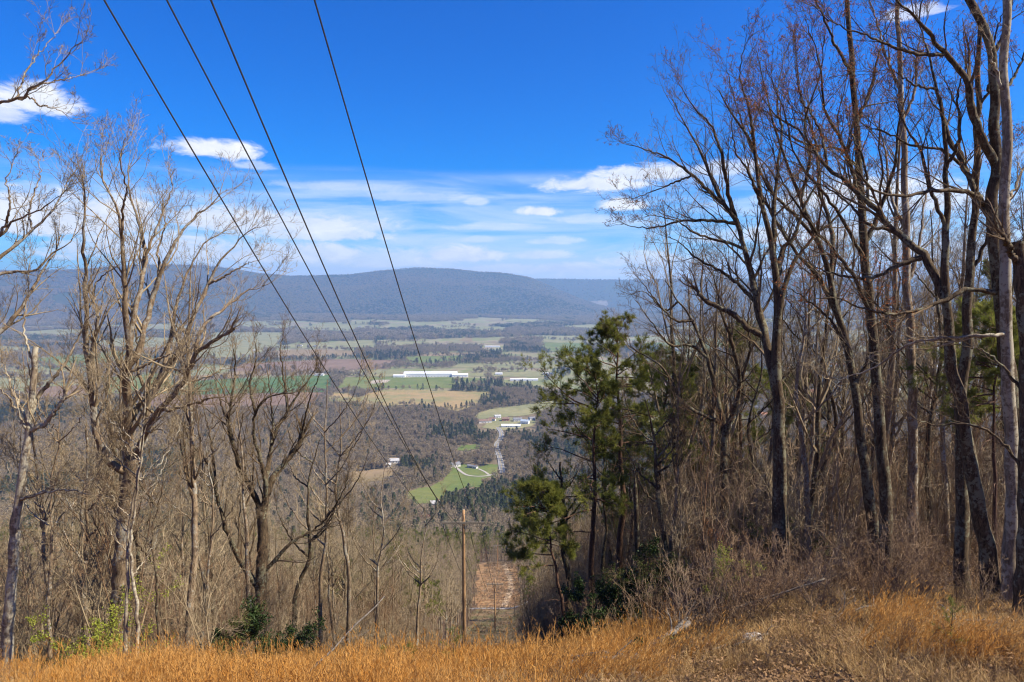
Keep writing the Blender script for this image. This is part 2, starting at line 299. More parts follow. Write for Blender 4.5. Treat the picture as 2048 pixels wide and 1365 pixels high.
# ---------------------------------------------------------------- ground
LANDSCAPE = []   # (name, polygon in photo pixels used only to look up where on the terrain its corners lie, colours, label)
def z2(pts): return [(500 + x / 2.56, 600 + y / 2.56) for x, y in pts]
GREEN = ((.12, .155, .045), (.17, .18, .06)); PALE = ((.20, .20, .10), (.26, .24, .12)); GOLD = ((.32, .23, .11), (.21, .20, .085)); PLOW = ((.18, .12, .08), (.22, .15, .10)); EMER = ((.075, .135, .04), (.11, .155, .05)); SAND = ((.36, .31, .24), (.42, .36, .28)); TAN = ((.26, .19, .11), (.21, .16, .08))
FIELDS = [
 (z2([(405, 520), (400, 495), (430, 475), (500, 478), (560, 500), (690, 460), (900, 463), (1240, 475), (1240, 490), (1170, 525), (1090, 560), (1050, 570), (930, 540), (700, 545), (560, 528)]), GOLD, 'golden broomsedge hayfield beyond the valley woods'),
 (z2([(450, 452), (480, 400), (600, 394), (760, 399), (1000, 400), (1230, 405), (1200, 413), (1060, 418), (1030, 453), (860, 453), (700, 453)]), GREEN, 'bright green pasture in front of the long white factory'),
 (z2([(520, 388), (560, 363), (640, 358), (760, 368), (735, 392)]), PALE, 'pale pasture left of the long white factory'),
 (z2([(1075, 347), (1120, 330), (1480, 326), (1480, 304), (1700, 299), (1740, 340), (1500, 348)]), PALE, 'pale pasture crossed by a line of trees'),
 (z2([(1140, 392), (1130, 377), (1560, 366), (1600, 372), (1480, 394)]), PALE, 'narrow pasture strip right of the factory'),
 (z2([(765, 302), (880, 289), (1100, 292), (1040, 312), (850, 326)]), GREEN, 'small light green field beyond the factory woods'),
 (z2([(1150, 592), (1230, 563), (1560, 516), (1600, 545), (1420, 592), (1280, 602), (1160, 610)]), PALE, 'green hay meadow above the village houses'),
 (z2([(1000, 146), (1100, 141), (1260, 160), (1240, 168), (1060, 158)]), PALE, 'far pale pasture below the mountain'),
 (z2([(1400, 180), (1560, 188), (1700, 200), (1640, 212), (1440, 196)]), PALE, 'far pasture strip right of the distant white sheds'),
 (z2([(1490, 222), (1700, 222), (1720, 260), (1560, 264), (1500, 240)]), GREEN, 'far green pasture left of the tall pine'),
 ([(380, 764), (655, 752), (642, 784), (372, 789)], EMER, 'deep green winter wheat field'),
 ([(376, 755), (500, 742), (560, 741), (520, 752), (380, 764)], TAN, 'tan strip above the green wheat field'),
 ([(300, 790), (640, 786), (615, 806), (540, 812), (290, 815)], PLOW, 'reddish ploughed field below the green wheat'),
 ([(630, 722), (700, 720), (792, 723), (752, 738), (600, 742), (480, 742), (500, 728)], PLOW, 'red brown ploughed field left of the factory'),
 ([(540, 703), (640, 700), (710, 703), (700, 711), (560, 713)], TAN, 'straw coloured strip field'),
 ([(400, 716), (430, 668), (565, 668), (545, 700), (500, 716)], PALE, 'broad pale green pasture behind the bare oak'),
 ([(560, 698), (580, 690), (740, 682), (745, 694), (640, 697)], PALE, 'pale pasture with farm houses'),
 ([(580, 660), (640, 650), (760, 652), (700, 662)], PALE, 'pale hillside pasture under the ridge'),
 ([(860, 655), (905, 650), (1010, 656), (1000, 664), (880, 661)], PALE, 'light pasture below the ridge foot'),
 ([(690, 648), (720, 641), (755, 640), (735, 649)], PALE, 'small clearing at the foot of the ridge'),
 ([(920, 682), (930, 676), (942, 676), (944, 684)], TAN, 'tiny tan clearing in the far woods'),
 ([(1080, 672), (1170, 674), (1165, 686), (1090, 684)], PALE, 'narrow far pasture'),
 ([(200, 760), (330, 748), (345, 780), (210, 790)], GREEN, 'green pasture behind the left oaks'),
 ([(60, 720), (230, 706), (300, 716), (120, 738)], GREEN, 'green field behind the leaning left tree'),
 ([(-260, 700), (-40, 690), (60, 700), (-160, 722)], PALE, 'pale field at the far left'),
 ([(150, 690), (260, 676), (380, 678), (300, 694)], PALE, 'pale field far behind the left oaks'),
 ([(-300, 768), (-20, 755), (110, 765), (-200, 800)], PALE, 'pasture at the left end of the valley'),
 ([(1280, 690), (1420, 680), (1500, 690), (1380, 706)], GREEN, 'green pasture behind the pine group'),
 ([(1300, 740), (1420, 728), (1520, 742), (1400, 764)], PALE, 'pale field behind the pine group'),
 ([(1290, 836), (1420, 812), (1500, 838), (1380, 880), (1290, 872)], PALE, 'yellow green meadow behind the pine group'),
 ([(0, 668), (120, 660), (230, 662), (120, 674)], PALE, 'thin pale field under the ridge at far left'),
 ([(250, 660), (330, 652), (420, 656), (330, 664)], PALE, 'thin pale field behind the largest oak'),
 ([(240, 700), (330, 692), (385, 696), (300, 706)], TAN, 'thin tan field behind the largest oak'),
 ([(0, 742), (140, 736), (180, 744), (60, 752)], PALE, 'narrow pale field strip left of the largest oak'),
 ([(60, 778), (190, 770), (205, 784), (80, 796)], PLOW, 'brown field left of the largest oak'),
 ([(760, 690), (800, 684), (850, 686), (800, 693)], PALE, 'slim pale field in the woods beyond the factory'),
 ([(820, 712), (900, 706), (960, 708), (880, 713)], TAN, 'slim tan strip beyond the factory'),
 ([(960, 730), (1060, 724), (1130, 727), (1040, 733)], PALE, 'slim pale strip just beyond the factory roof'),
 ([(450, 650), (520, 645), (560, 650), (500, 656)], PALE, 'small far pasture beside the oak crown'),
 ([(1010, 642), (1060, 639), (1110, 643), (1060, 647)], PALE, 'light clearing on the ridge foot'),
 ([(1110, 655), (1180, 650), (1240, 654), (1180, 660)], PALE, 'light pasture below the bluff'),
 ([(1300, 660), (1400, 652), (1500, 656), (1400, 664)], PALE, 'thin pale far field behind the twin stemmed oak'),
 ([(1290, 712), (1380, 706), (1440, 712), (1360, 720)], PALE, 'thin pale field behind the leaning grey tree'),
 ([(1900, 672), (2000, 664), (2100, 672), (2000, 682)], PALE, 'far pale field behind the right edge trees'),
 ([(1540, 730), (1660, 722), (1740, 732), (1620, 744)], PALE, 'pale ground around the town'),
 ([(1800, 735), (1920, 728), (2060, 740), (1900, 752)], PALE, 'pale ground around the long blue grey roof'),
 ([(1650, 700), (1820, 690), (1960, 704), (1800, 722)], PALE, 'pale field seen through the right hand woods'),
 ([(1560, 668), (1760, 660), (1860, 668), (1660, 678)], PALE, 'far field strip behind the right hand woods'),
 ([(1700, 770), (1850, 760), (1930, 790), (1760, 806)], GREEN, 'green park behind the right hand woods'),
 (z2([(800, 992), (900, 962), (1000, 922), (1030, 868), (1060, 845), (1190, 852), (1262, 850), (1262, 905), (1210, 915), (1170, 965), (1100, 962), (1020, 992), (960, 1034), (850, 1042)]), GREEN, 'bright green meadow around the white farmhouse'),
 (z2([(500, 884), (620, 874), (750, 868), (742, 906), (690, 925), (560, 938), (500, 920)]), TAN, 'tan clearing in the near woods'),
 (z2([(1190, 655), (1240, 612), (1300, 600), (1470, 622), (1440, 650), (1300, 668)]), PALE, 'lawns between the village houses'),
 (z2([(1050, 770), (1090, 745), (1180, 742), (1190, 758), (1110, 775)]), GREEN, 'small green lawn in the woods beside the road'),
]
ROADS = [([(1005, 948), (1003, 935), (1000, 918), (995, 902), (993, 890), (1000, 880), (1003, 868), (996, 856)], 7.5, 'grey two lane road running down the valley'),
         ([(902, 925), (912, 936), (924, 946), (936, 952), (955, 954), (975, 953), (990, 949)], 3.6, 'curved gravel drive from the white farmhouse'),
         ([(957, 939), (968, 944), (978, 951)], 3.2, 'short gravel spur by the grey trailer'),
         ([(976, 915), (985, 912), (996, 908)], 4.0, 'short side road joining the two lane road')]
# the polygons, lengthened in depth so that the grass runs under the trees round them
OPEN = [[(780, 738), (945, 738), (945, 760), (780, 760)], [(1005, 752), (1090, 752), (1090, 768), (1005, 768)], [(955, 828), (1075, 828), (1075, 862), (955, 862)], [(965, 688), (1008, 688), (1008, 700), (965, 700)], [(776, 915), (800, 915), (800, 932), (776, 932)], [(1595, 780), (1660, 780), (1660, 800), (1595, 800)], [(1940, 725), (2060, 725), (2060, 760), (1940, 760)]]
for i_ in range(2, len(FIELDS)):
    if min(q[1] for q in FIELDS[i_][0]) < 800: a_ = np.array(FIELDS[i_][0], float); FIELDS[i_] = (((a_ - a_.mean(0)) * np.array([1.12, 1.1]) + a_.mean(0)).tolist(), *FIELDS[i_][1:])
def polyhits(poly):
    p = np.array(poly, float); return ground_hit(p[:, 0], p[:, 1])
def cleared(pts, H):
    """true where a tree of height H at pts would stand on or in front of a clearing"""
    bad = np.zeros(len(pts), bool)
    for f in (0, .35, .7, .95):
        q = pts.copy(); q[:, 2] += H * f; px, py = project(q)
        for poly in [f_[0] for f_ in FIELDS] + OPEN:
            a = np.array(poly); m = (px > a[:, 0].min()) & (px < a[:, 0].max()) & (py > a[:, 1].min()) & (py < a[:, 1].max())
            if m.any(): bad[m] |= inpoly(px[m], py[m], poly)
        for L_, w_, _ in ROADS[:1]:
            a = np.array(L_, float); o = np.argsort(a[:, 1]); xx = np.interp(py, a[o, 1], a[o, 0]); hw = 5 + (py - 850) * .06
            bad |= (py > 858) & (py < 952) & (np.abs(px - xx) < hw + 1) & (pts[:, 1] > 500)
    return bad
def row_x(y): return -4.0 + 0 * y
def in_row(x, y):
    hw = np.interp(y, [0, 18, 30, 60, 140, 200, 300, 330, 340], [40, 7, 6.5, 5.6, 5.8, 7.0, 9, 8, 0]); cx = np.interp(y, [0, 20, 60, 140, 200, 300], [-4, -3.5, -4.4, -4.6, -4.2, -6.5])
    return np.abs(x - cx) < hw + .8 * np.sin(y * .21)
def ground_mat():
    def fn(t):
        g = t.new('ShaderNodeNewGeometry').outputs['Position']; s = t.new('ShaderNodeSeparateXYZ'); t.l.new(g, s.inputs[0]); X, Y = s.outputs[0], s.outputs[1]
        leaf = t.ramp(t.noise(g, 18, 6, .75), [(.3, (.035, .022, .014)), (.5, (.12, .075, .045)), (.62, (.22, .145, .09)), (.75, (.3, .2, .12))])
        litter = t.mix(t.range(t.noise(g, .9, 4), .4, .62), leaf, (.07, .045, .028))
        rw = t.ramp(t.noise(g, .35, 5, .7), [(.35, (.17, .09, .045)), (.5, (.29, .165, .08)), (.66, (.38, .25, .13))])
        dirt = t.m('MULTIPLY', t.range(t.m('ABSOLUTE', t.m('SUBTRACT', t.m('ADD', X, t.m('MULTIPLY', t.m('SINE', t.m('MULTIPLY', Y, .045)), 1.6)), -2.0)), 1.3, .7), t.range(Y, 150, 190))
        rw = t.mix(t.m('MULTIPLY', dirt, t.range(t.noise(g, .5, 3), .35, .55)), rw, (.52, .38, .24))
        lower = t.mix(t.range(t.noise(g, .2, 3), .4, .6), (.12, .115, .05), (.24, .16, .09))
        rw = t.mix(t.range(Y, 193, 201), lower, rw)
        at_ = t.new('ShaderNodeVertexColor', layer_name='tint'); sc = t.new('ShaderNodeSeparateColor'); t.l.new(at_.outputs[0], sc.inputs[0])
        c = t.mix(sc.outputs[0], litter, rw)
        far = t.ramp(t.noise(g, .05, 6, .8), [(.35, (.11, .09, .055)), (.55, (.18, .14, .088)), (.7, (.24, .19, .115))])
        mead = t.ramp(t.noise(g, .0042, 4, .6), [(.38, (.23, .20, .11)), (.47, (.17, .19, .075)), (.53, (.27, .24, .14)), (.6, (.20, .15, .10)), (.66, (.20, .21, .09))])
        far = t.mix(t.range(Y, 1350, 1700), far, mead)
        c = t.mix(t.range(Y, 200, 600), c, far)
        straw = t.ramp(t.noise(g, 30, 4, .7), [(.35, (.06, .035, .018)), (.6, (.26, .15, .06))])
        c = t.mix(t.m('MULTIPLY', sc.outputs[1], t.range(t.noise(g, 1.3, 3), .3, .5)), c, straw)
        return c, t.noise(g, 20, 5, .8)
    return material('ground', fn, .95, .05)
def mountain_mat():
    def fn(t):
        g = t.new('ShaderNodeNewGeometry').outputs['Position']
        c = t.ramp(t.noise(g, .012, 8, .75), [(.36, (.032, .04, .026)), (.5, (.055, .055, .038)), (.64, (.078, .072, .052))])
        c = t.mix(t.range(t.noise(g, .0016, 3), .5, .66), c, (.05, .06, .035)); return c
    return material('mountain', fn, .95, .02)
gm = ground_mat(); mm = mountain_mat()
az = np.concatenate([np.linspace(-180, -60, 60, endpoint=False), np.linspace(-60, 60, 620, endpoint=False), np.linspace(60, 180, 61)])
A = np.radians(az)
rr = np.concatenate([np.linspace(.3, 10, 40, endpoint=False), 10 * (10400 / 10) ** (np.linspace(0, 1, 820))])
def sheet(name, rs, m, cut):
    AA, RR = np.meshgrid(A, rs); X = np.sin(AA) * RR; Y = np.cos(AA) * RR
    if cut: Y = np.maximum(Y, -90.)  # the slope behind the camera ends 90 m uphill
    Z = height(X, Y); V = np.stack([X, Y, Z], -1).reshape(-1, 3); n = len(A); R_ = len(rs)
    i = (np.arange(R_ - 1)[:, None] * n + np.arange(n - 1)[None]).reshape(-1); Q = np.stack([i, i + 1, i + n + 1, i + n], -1)
    w = in_row(X, Y) * sstep(60, 75, Y) * (Y < 335)
    g = sstep(24, 20, Y + 0) * sstep(6, 2, X) if False else (1 - sstep(19, 23, Y)) * (1 - sstep(3, 9, X)) + .5 * (1 - sstep(14, 20, Y)) * sstep(3, 9, X)
    cols = np.stack([w, g, 0 * w, 1 + 0 * w], -1).reshape(-1, 4)
    ok = np.ptp(V[Q][:, :, 1], axis=1) + np.ptp(V[Q][:, :, 0], axis=1) > 1e-4
    return tag(obj(name, mesh_np(name, V, Q[ok], m, True, cols)), kind='structure')
nr = int(np.searchsorted(rr, 6000))
tag(sheet('ground', rr[:nr + 1], gm, True), 'brown forest floor sloping down into the valley', 'ground')
A_keep = A; A = A[(A > -1.3) & (A < 1.3)]
tag(sheet('mountain', rr[nr:], mm, True), 'long blue grey wooded ridge across the valley', 'mountain')
A = A_keep
# fields, draped as sheets over the ground
_fm = {}
def field_mat(cols):
    if cols in _fm: return _fm[cols]
    a, b = cols
    def fn(t):
        g = t.new('ShaderNodeNewGeometry').outputs['Position']
        c = t.mix(t.range(t.noise(g, .012, 5, .65), .42, .6), a, b); return t.mix(t.range(t.noise(g, .09, 4, .7), .45, .7, 0, .5), c, tuple(q * .62 for q in a))
    _fm[cols] = material('grassland', fn, .95, .03); return _fm[cols]
FIELD_HITS = []
def drape(name, H, m, lift, label, cat):
    """sheet over the terrain inside the world polygon H (n,3)"""
    x0, x1, y0, y1 = H[:, 0].min(), H[:, 0].max(), H[:, 1].min(), H[:, 1].max(); n = 64
    gx = np.linspace(x0, x1, n * 2); gy = np.linspace(y0, y1, n); X, Y = np.meshgrid(gx, gy); V = np.stack([X, Y, height(X, Y) + lift], -1).reshape(-1, 3)
    i = (np.arange(n - 1)[:, None] * 2 * n + np.arange(2 * n - 1)[None]).reshape(-1); Q = np.stack([i, i + 1, i + 2 * n + 1, i + 2 * n], -1)
    D_ = []
    for a, b in zip(H, np.roll(H, -1, 0)): D_.append(a + (b - a) * np.linspace(0, 1, 9, endpoint=False)[:, None])
    D_ = np.concatenate(D_); D_[:, 0] += .016 * (x1 - x0) * noise(D_[:, 0], D_[:, 1], (x1 - x0) * .05, 2, seed=3); D_[:, 1] += .04 * (y1 - y0) * noise(D_[:, 0], D_[:, 1], (x1 - x0) * .06, 2, seed=5); H = D_
    c = V[Q].mean(1); k = inpoly(c[:, 0], c[:, 1], H[:, :2]); Q = Q[k]
    if len(Q) < 2: return
    u, inv = np.unique(Q, return_inverse=True)
    tag(obj(name, mesh_np(name, V[u], inv.reshape(-1, 4), m)), label, cat, kind='structure')
def expand(H, k):
    c = H.mean(0); d = H - c; return c + d * k
for poly, cols, lab in FIELDS:
    H = polyhits(poly); D = H[:, 1].mean(); drape('field', expand(H, 1.03), field_mat(cols), .25 + D * .00025, lab, 'field')
drape('rock_bluff', polyhits([(1182, 604), (1200, 602), (1214, 603), (1216, 610), (1196, 612)]), field_mat(((.20, .165, .13), (.26, .22, .17))), 4, 'bare pale bluff on the ridge side', 'bluff')
drape('gravel_lot', polyhits(z2([(600, 425), (640, 411), (722, 411), (700, 425), (625, 431)])), field_mat(SAND), .9, 'pale sandy lot in the green pasture', 'lot')
def strip(name, P, w, m, lift, label, cat):
    P = np.asarray(P); Pn, _ = resamp(P, 60); T = np.gradient(Pn, axis=0); N = np.stack([T[:, 1], -T[:, 0], 0 * T[:, 0]], -1); N /= np.linalg.norm(N, axis=1, keepdims=True)
    C = Pn[:, None] + N[:, None] * np.linspace(-w / 2, w / 2, 4)[None, :, None]; C[..., 2] = height(C[..., 0], C[..., 1]) + lift
    i = (np.arange(59)[:, None] * 4 + np.arange(3)[None]).reshape(-1); Q = np.stack([i, i + 1, i + 5, i + 4], -1)
    tag(obj(name, mesh_np(name, C.reshape(-1, 3), Q, m)), label, cat, kind='structure'); return Pn, N
road_m = plain('road surface', (.20, .195, .19), (.25, .245, .235), .3); gravel_m = plain('gravel drive', (.34, .31, .27), (.42, .38, .33), 1)
yel = plain('road line yellow', (.5, .36, .05), (.55, .4, .06)); wht = plain('road line white', (.6, .6, .58), (.7, .7, .68))
for k, (L_, w_, lab) in enumerate(ROADS):
    H = polyhits(L_); Pn, N = strip('road' if k in (0, 3) else 'driveway', H, w_, road_m if k in (0, 3) else gravel_m, .75 + .1 * (k == 0), lab, 'road' if k in (0, 3) else 'drive')
    if k == 0:
        strip('road_marking', H, .3, yel, .93, 'yellow centre line on the valley road', 'road marking')
        for sgn in (-1, 1): strip('road_marking', Pn + N * sgn * 3.3, .22, wht, .93, 'white %s edge line on the valley road' % ('left' if sgn < 0 else 'right'), 'road marking')
# dirt track crossing the power line clearing
strip('dirt_track', np.array([(-12.5, 197.5, 0), (-8, 198.5, 0), (-3, 198, 0), (1.5, 199.5, 0), (5, 201, 0)]), 2.6, gravel_m, .10, 'pale dirt track crossing the power line clearing', 'track')
# ---------------------------------------------------------------- tree growing (vectorised)
def unit(v): return v / (np.linalg.norm(v, axis=-1, keepdims=True) + 1e-9)
def sprout(rg, P, R, per, L, ang=(25, 60), t0=.2, t1=1., K=5, wig=.25, up=.15, rr=.6, tipr=.25, rmin=.003, Lt=.5, trop=.05, n_tip=0, bydist=False):
    """children on parents P (N,K,3), R (N,K); L = length array (N,) or number"""
    N, Kp, _ = P.shape
    if N == 0: return np.zeros((0, K, 3)), np.zeros((0, K))
    if np.isscalar(per): idx = np.repeat(np.arange(N), per)
    else: idx = np.repeat(np.arange(N), np.maximum(np.asarray(per, int), 0))
    M = len(idx); t = t0 + (t1 - t0) * rg.random(M) ** .85
    f = t * (Kp - 1); i0 = np.minimum(f.astype(int), Kp - 2); w = (f - i0)[:, None]
    p0 = P[idx, i0] * (1 - w) + P[idx, i0 + 1] * w; r0 = R[idx, i0] * (1 - w[:, 0]) + R[idx, i0 + 1] * w[:, 0]
    tg = unit(P[idx, i0 + 1] - P[idx, i0])
    q = rg.normal(size=(M, 3)); q = unit(q - (q * tg).sum(1, keepdims=True) * tg); q[:, 2] += up * 2; q = unit(q - (q * tg).sum(1, keepdims=True) * tg)
    a = np.radians(rg.uniform(ang[0], ang[1], M))[:, None]
    d = unit(np.cos(a) * tg + np.sin(a) * q + np.array([0, 0, up]))
    Ls = (np.asarray(L)[idx] if not np.isscalar(L) else L) * (1 - Lt * t) * rg.uniform(.55, 1.25, M)
    st = (Ls / (K - 1))[:, None]; out = np.empty((M, K, 3)); out[:, 0] = p0; pos = p0
    for k in range(1, K):
        pos = pos + d * st; out[:, k] = pos; d = unit(d + rg.normal(size=(M, 3)) * wig + np.array([0, 0, trop]))
    rs = np.minimum(r0 * rr * rg.uniform(.6, 1.1, M), Ls * .04 + rmin)
    rs = np.maximum(rs, rmin); tt = np.linspace(0, 1, K)[None]
    return out, np.maximum(rs[:, None] * (1 - (1 - tipr) * tt), rmin * .7)
def lens(P): return np.linalg.norm(np.diff(P, axis=1), axis=2).sum(1)
def flare(P, R, k=.7, h=.6):
    z = P[:, 2] - P[0, 2]; return R * (1 + k * np.exp(-np.clip(z, 0, None) / h))
def bare_proto(seed, H, r, style=0, lod=0):
    """a leafless hillside tree: returns (trunk geo, crown geo). lod 0 near, 1 middle, 2 far"""
    rg = np.random.default_rng(seed); K = 10 if lod < 2 else 5
    lean = rg.normal(size=2) * .05; zz = np.linspace(0, H, K); T = np.stack([lean[0] * zz + .12 * np.cumsum(rg.normal(size=K)), lean[1] * zz + .12 * np.cumsum(rg.normal(size=K)), zz], 1); T[:, :2] -= T[0, :2]; T[0, 2] = -.6
    R = r * (1 - .88 * (zz / H) ** 1.1); R[0] *= 1.5
    lo = (.18, .28, .36)[style]; tp = T[None], R[None]
    sm = (1, .9, .8)[lod]
    n1 = int((13, 12, 7)[lod] * (1.25 if style == 1 else 1))
    l1 = sprout(rg, *tp, n1, H * (.52, .36, .30)[style], (22, 48), lo, 1, (8, 7, 4)[lod], .16, .18, .62, .2, .006, .55, .10)
    l2 = sprout(rg, *l1, (6, 5, 4)[lod], lens(l1[0]) * .5, (25, 60), .2, 1, (6, 5, 3)[lod], .22, .15, .6, .3, (.006, .008, .02)[lod], .4, .05)
    l3 = sprout(rg, *l2, (6, 5, 4)[lod], lens(l2[0]) * .52, (25, 65), .15, 1, (4, 3, 2)[lod], .25, .12, .6, .5, (.0045, .007, .018)[lod], .35, .05)
    parts = [tubes(*l1, (5, 4, 3)[lod]), tubes(*l2, (4, 3, 3)[lod]), tubes(*l3, 3)]
    if lod == 0:
        l4 = sprout(rg, *l3, 4, lens(l3[0]) * .6, (25, 60), .2, 1, 3, .25, .12, .7, .6, .0035, .3, .05); parts.append(tubes(*l4, 3))
    if lod == 1:
        l4 = sprout(rg, *l3, 3, lens(l3[0]) * .6, (25, 60), .2, 1, 2, .25, .12, .7, .6, .006, .3, .05); parts.append(tubes(*l4, 3))
    return tubes(T[None], R[None], (9, 6, 4)[lod]), cat_geo(parts)
# ---- needles
def tufts(rg, C, D, n, ln, w, spread=.9):
    """n needles per centre C (M,3) around direction D"""
    M = len(C); idx = np.repeat(np.arange(M), n); d = unit(D[idx] + rg.normal(size=(M * n, 3)) * spread); L = ln * rg.uniform(.6, 1.15, M * n)[:, None]
    s = unit(np.cross(d, rg.normal(size=(M * n, 3)))) * w / 2; b = C[idx] + rg.normal(size=(M * n, 3)) * ln * .12; e = b + d * L
    V = np.stack([b - s, b + s, e + s * .35, e - s * .35], 1).reshape(-1, 3); Q = np.arange(M * n * 4).reshape(-1, 4); return V, Q
def pine_geo(seed, H, r, base=.45, rad=3.2, lod=0, lean=(0, 0), flat=.0, side=None, dead=8, round_top=True):
    """trunk, branch and needle geometry of a tall pine"""
    rg = np.random.default_rng(seed); K = 12; zz = np.linspace(0, H, K)
    T = np.stack([lean[0] * zz + .09 * np.cumsum(rg.normal(size=K)), lean[1] * zz + .09 * np.cumsum(rg.normal(size=K)), zz], 1); T[:, :2] -= T[0, :2]; T[0, 2] = -.6
    R = r * (1 - .9 * (zz / H) ** 1.2); R[0] *= 1.3
    n = (46, 26, 12)[lod]; tz = base + (1 - base) * np.sort(rg.random(n)) ** .68
    if dead and lod < 2: tz = np.r_[rg.uniform(base * .35, base, dead), tz]
    n = len(tz); f = tz * (K - 1); i0 = np.minimum(f.astype(int), K - 2); w = (f - i0)[:, None]; p0 = T[i0] * (1 - w) + T[i0 + 1] * w
    az = rg.uniform(0, 2 * PI, n); u = np.clip((tz - base) / (1 - base), 0, 1)
    prof = np.sqrt(np.clip(1 - u ** 3.2, .16, 1)) * (.55 + .45 * np.clip(u * 4, 0, 1)) if round_top else (1 - u) ** .7 + .12
    Lb = rad * prof * rg.uniform(.55, 1.15, n)
    if side is not None: Lb *= 1 + .55 * np.cos(az - side)
    Lb = np.where(tz < base, Lb * .7, Lb)
    elv = np.radians(2 + 44 * u ** 1.6 + rg.normal(size=n) * 8); d = np.stack([np.cos(az) * np.cos(elv), np.sin(az) * np.cos(elv), np.sin(elv)], 1)
    Kb = 7; B = np.empty((n, Kb, 3)); pos = p0; B[:, 0] = p0; dd = d
    for k in range(1, Kb):
        pos = pos + dd * (Lb / (Kb - 1))[:, None]; B[:, k] = pos; dd = unit(dd + rg.normal(size=(n, 3)) * .11 + np.array([0, 0, -.035 + .07 * (k > 4)]))
    RB = (.010 + .011 * Lb)[:, None] * np.linspace(1, .25, Kb)[None]
    live = tz >= base
    s1 = sprout(rg, B[live], RB[live], (7, 5, 4)[lod], lens(B[live]) * .42, (35, 65), .4, 1, 4, .14, .02, .6, .4, .005, .35, .03)
    dd1 = sprout(rg, B[~live], RB[~live], 5, lens(B[~live]) * .4, (30, 65), .2, 1, 4, .25, .0, .6, .4, .004, .35, .0)
    s2 = sprout(rg, *s1, (5, 3, 2)[lod], lens(s1[0]) * .5, (30, 60), .25, 1, 3, .2, .12, .7, .5, .004, .3, .04)
    br = [tubes(B, RB, 4), tubes(*s1, 3), tubes(*dd1, 3)] + ([tubes(*s2, 3)] if lod == 0 else [])
    ends = [s2[0][:, -1], s2[0][:, 1], s1[0][:, -1], s1[0][:, -2], B[live][:, -1]]; dirs = [s2[0][:, -1] - s2[0][:, -2]] * 2 + [s1[0][:, -1] - s1[0][:, -2]] * 2 + [B[live][:, -1] - B[live][:, -2]]
    C = np.concatenate(ends); D = unit(np.concatenate(dirs)); D[:, 2] += .25
    nd = tufts(rg, C, D, (15, 9, 6)[lod], (.18, .26, .5)[lod], (.014, .035, .10)[lod], .75)
    return tubes(T[None], R[None], (10, 6, 4)[lod]), cat_geo(br), nd
def clump(seed, W_, H, n, leaf, trunk=True):
    """far broadleaf crown as twig fans: small quads spread through an uneven volume"""
    rg = np.random.default_rng(seed); k = 5; cc = rg.normal(size=(k, 3)) * np.array([W_ * .24, W_ * .24, H * .13]) + np.array([0, 0, H * .66]); rd = rg.uniform(.5, 1, k) * W_ * .33
    i = rg.integers(0, k, n); u = unit(rg.normal(size=(n, 3))) * (rg.random(n) ** .45)[:, None]; C = cc[i] + u * rd[i][:, None] * np.array([1, 1, 1.2])
    a = unit(rg.normal(size=(n, 3)) + np.array([0, 0, .8])) * leaf * rg.uniform(.6, 1.4, n)[:, None]; b = unit(np.cross(a, rg.normal(size=(n, 3)))) * leaf * .5
    V = np.stack([C - b * .5, C + b * .5, C + b * .35 + a, C - b * .35 + a], 1).reshape(-1, 3); Q = np.arange(4 * n).reshape(-1, 4)
    parts = [(V, Q)]
    if trunk: parts.append(tubes(np.array([[[0, 0, -1], [0, 0, H * .75]]]), np.array([[.25, .1]]) * W_ / 8, 3))
    return cat_geo(parts)
def conifer(seed, W_, H, n, leaf):
    rg = np.random.default_rng(seed); z = rg.random(n) ** .8; r = (1 - z) ** .75 * W_ / 2 * (.55 + .45 * rg.random(n)); a = rg.uniform(0, 2 * PI, n)
    C = np.stack([np.cos(a) * r, np.sin(a) * r, H * (.15 + .85 * z)], 1); d = unit(np.stack([np.cos(a), np.sin(a), -.1 + 0 * a], 1) + rg.normal(size=(n, 3)) * .35) * leaf; s = unit(np.cross(d, [0, 0, 1.]) + rg.normal(size=(n, 3)) * .3) * leaf * .55
    V = np.stack([C - s, C + s, C + s * .4 + d, C - s * .4 + d], 1).reshape(-1, 3); return cat_geo([(V, np.arange(4 * n).reshape(-1, 4)), tubes(np.array([[[0, 0, -1], [0, 0, H * .9]]]), np.array([[.2, .05]]), 3)])
# ---------------------------------------------------------------- materials
M_oak = bark('oak bark', (.11, .075, .045), (.37, .275, .175), (.36, .34, .28), .25)
M_dark = bark('dark furrowed bark', (.030, .021, .013), (.15, .105, .062), (.20, .19, .125), .22)
M_pale = bark('pale lichen bark', (.12, .09, .06), (.33, .265, .18), (.42, .38, .28), .45, 5)
M_twig = plain('grey brown twigs', (.28, .215, .13), (.41, .325, .205), 1.5, instvar=1, c3=(.23, .18, .11))
M_twigd = plain('dark twigs', (.095, .068, .040), (.19, .135, .082), 1.5)
M_bud = plain('red maple buds', (.40, .12, .035), (.50, .19, .06), 4, trans=.1)
M_pbark = bark('pine bark', (.050, .030, .021), (.22, .125, .08))
M_needle = plain('pine needles', (.115, .14, .028), (.28, .28, .065), 1.2, .6, .45)
M_fardec = plain('far bare crowns', (.25, .195, .12), (.37, .29, .18), .35, .95, .35, c3=(.26, .205, .13))
M_farcon = plain('far evergreen crowns', (.045, .062, .025), (.085, .10, .04), .35, .95, .2, c3=(.10, .10, .055))
M_bud2 = plain('far budding crowns', (.15, .13, .06), (.20, .16, .08), .3)
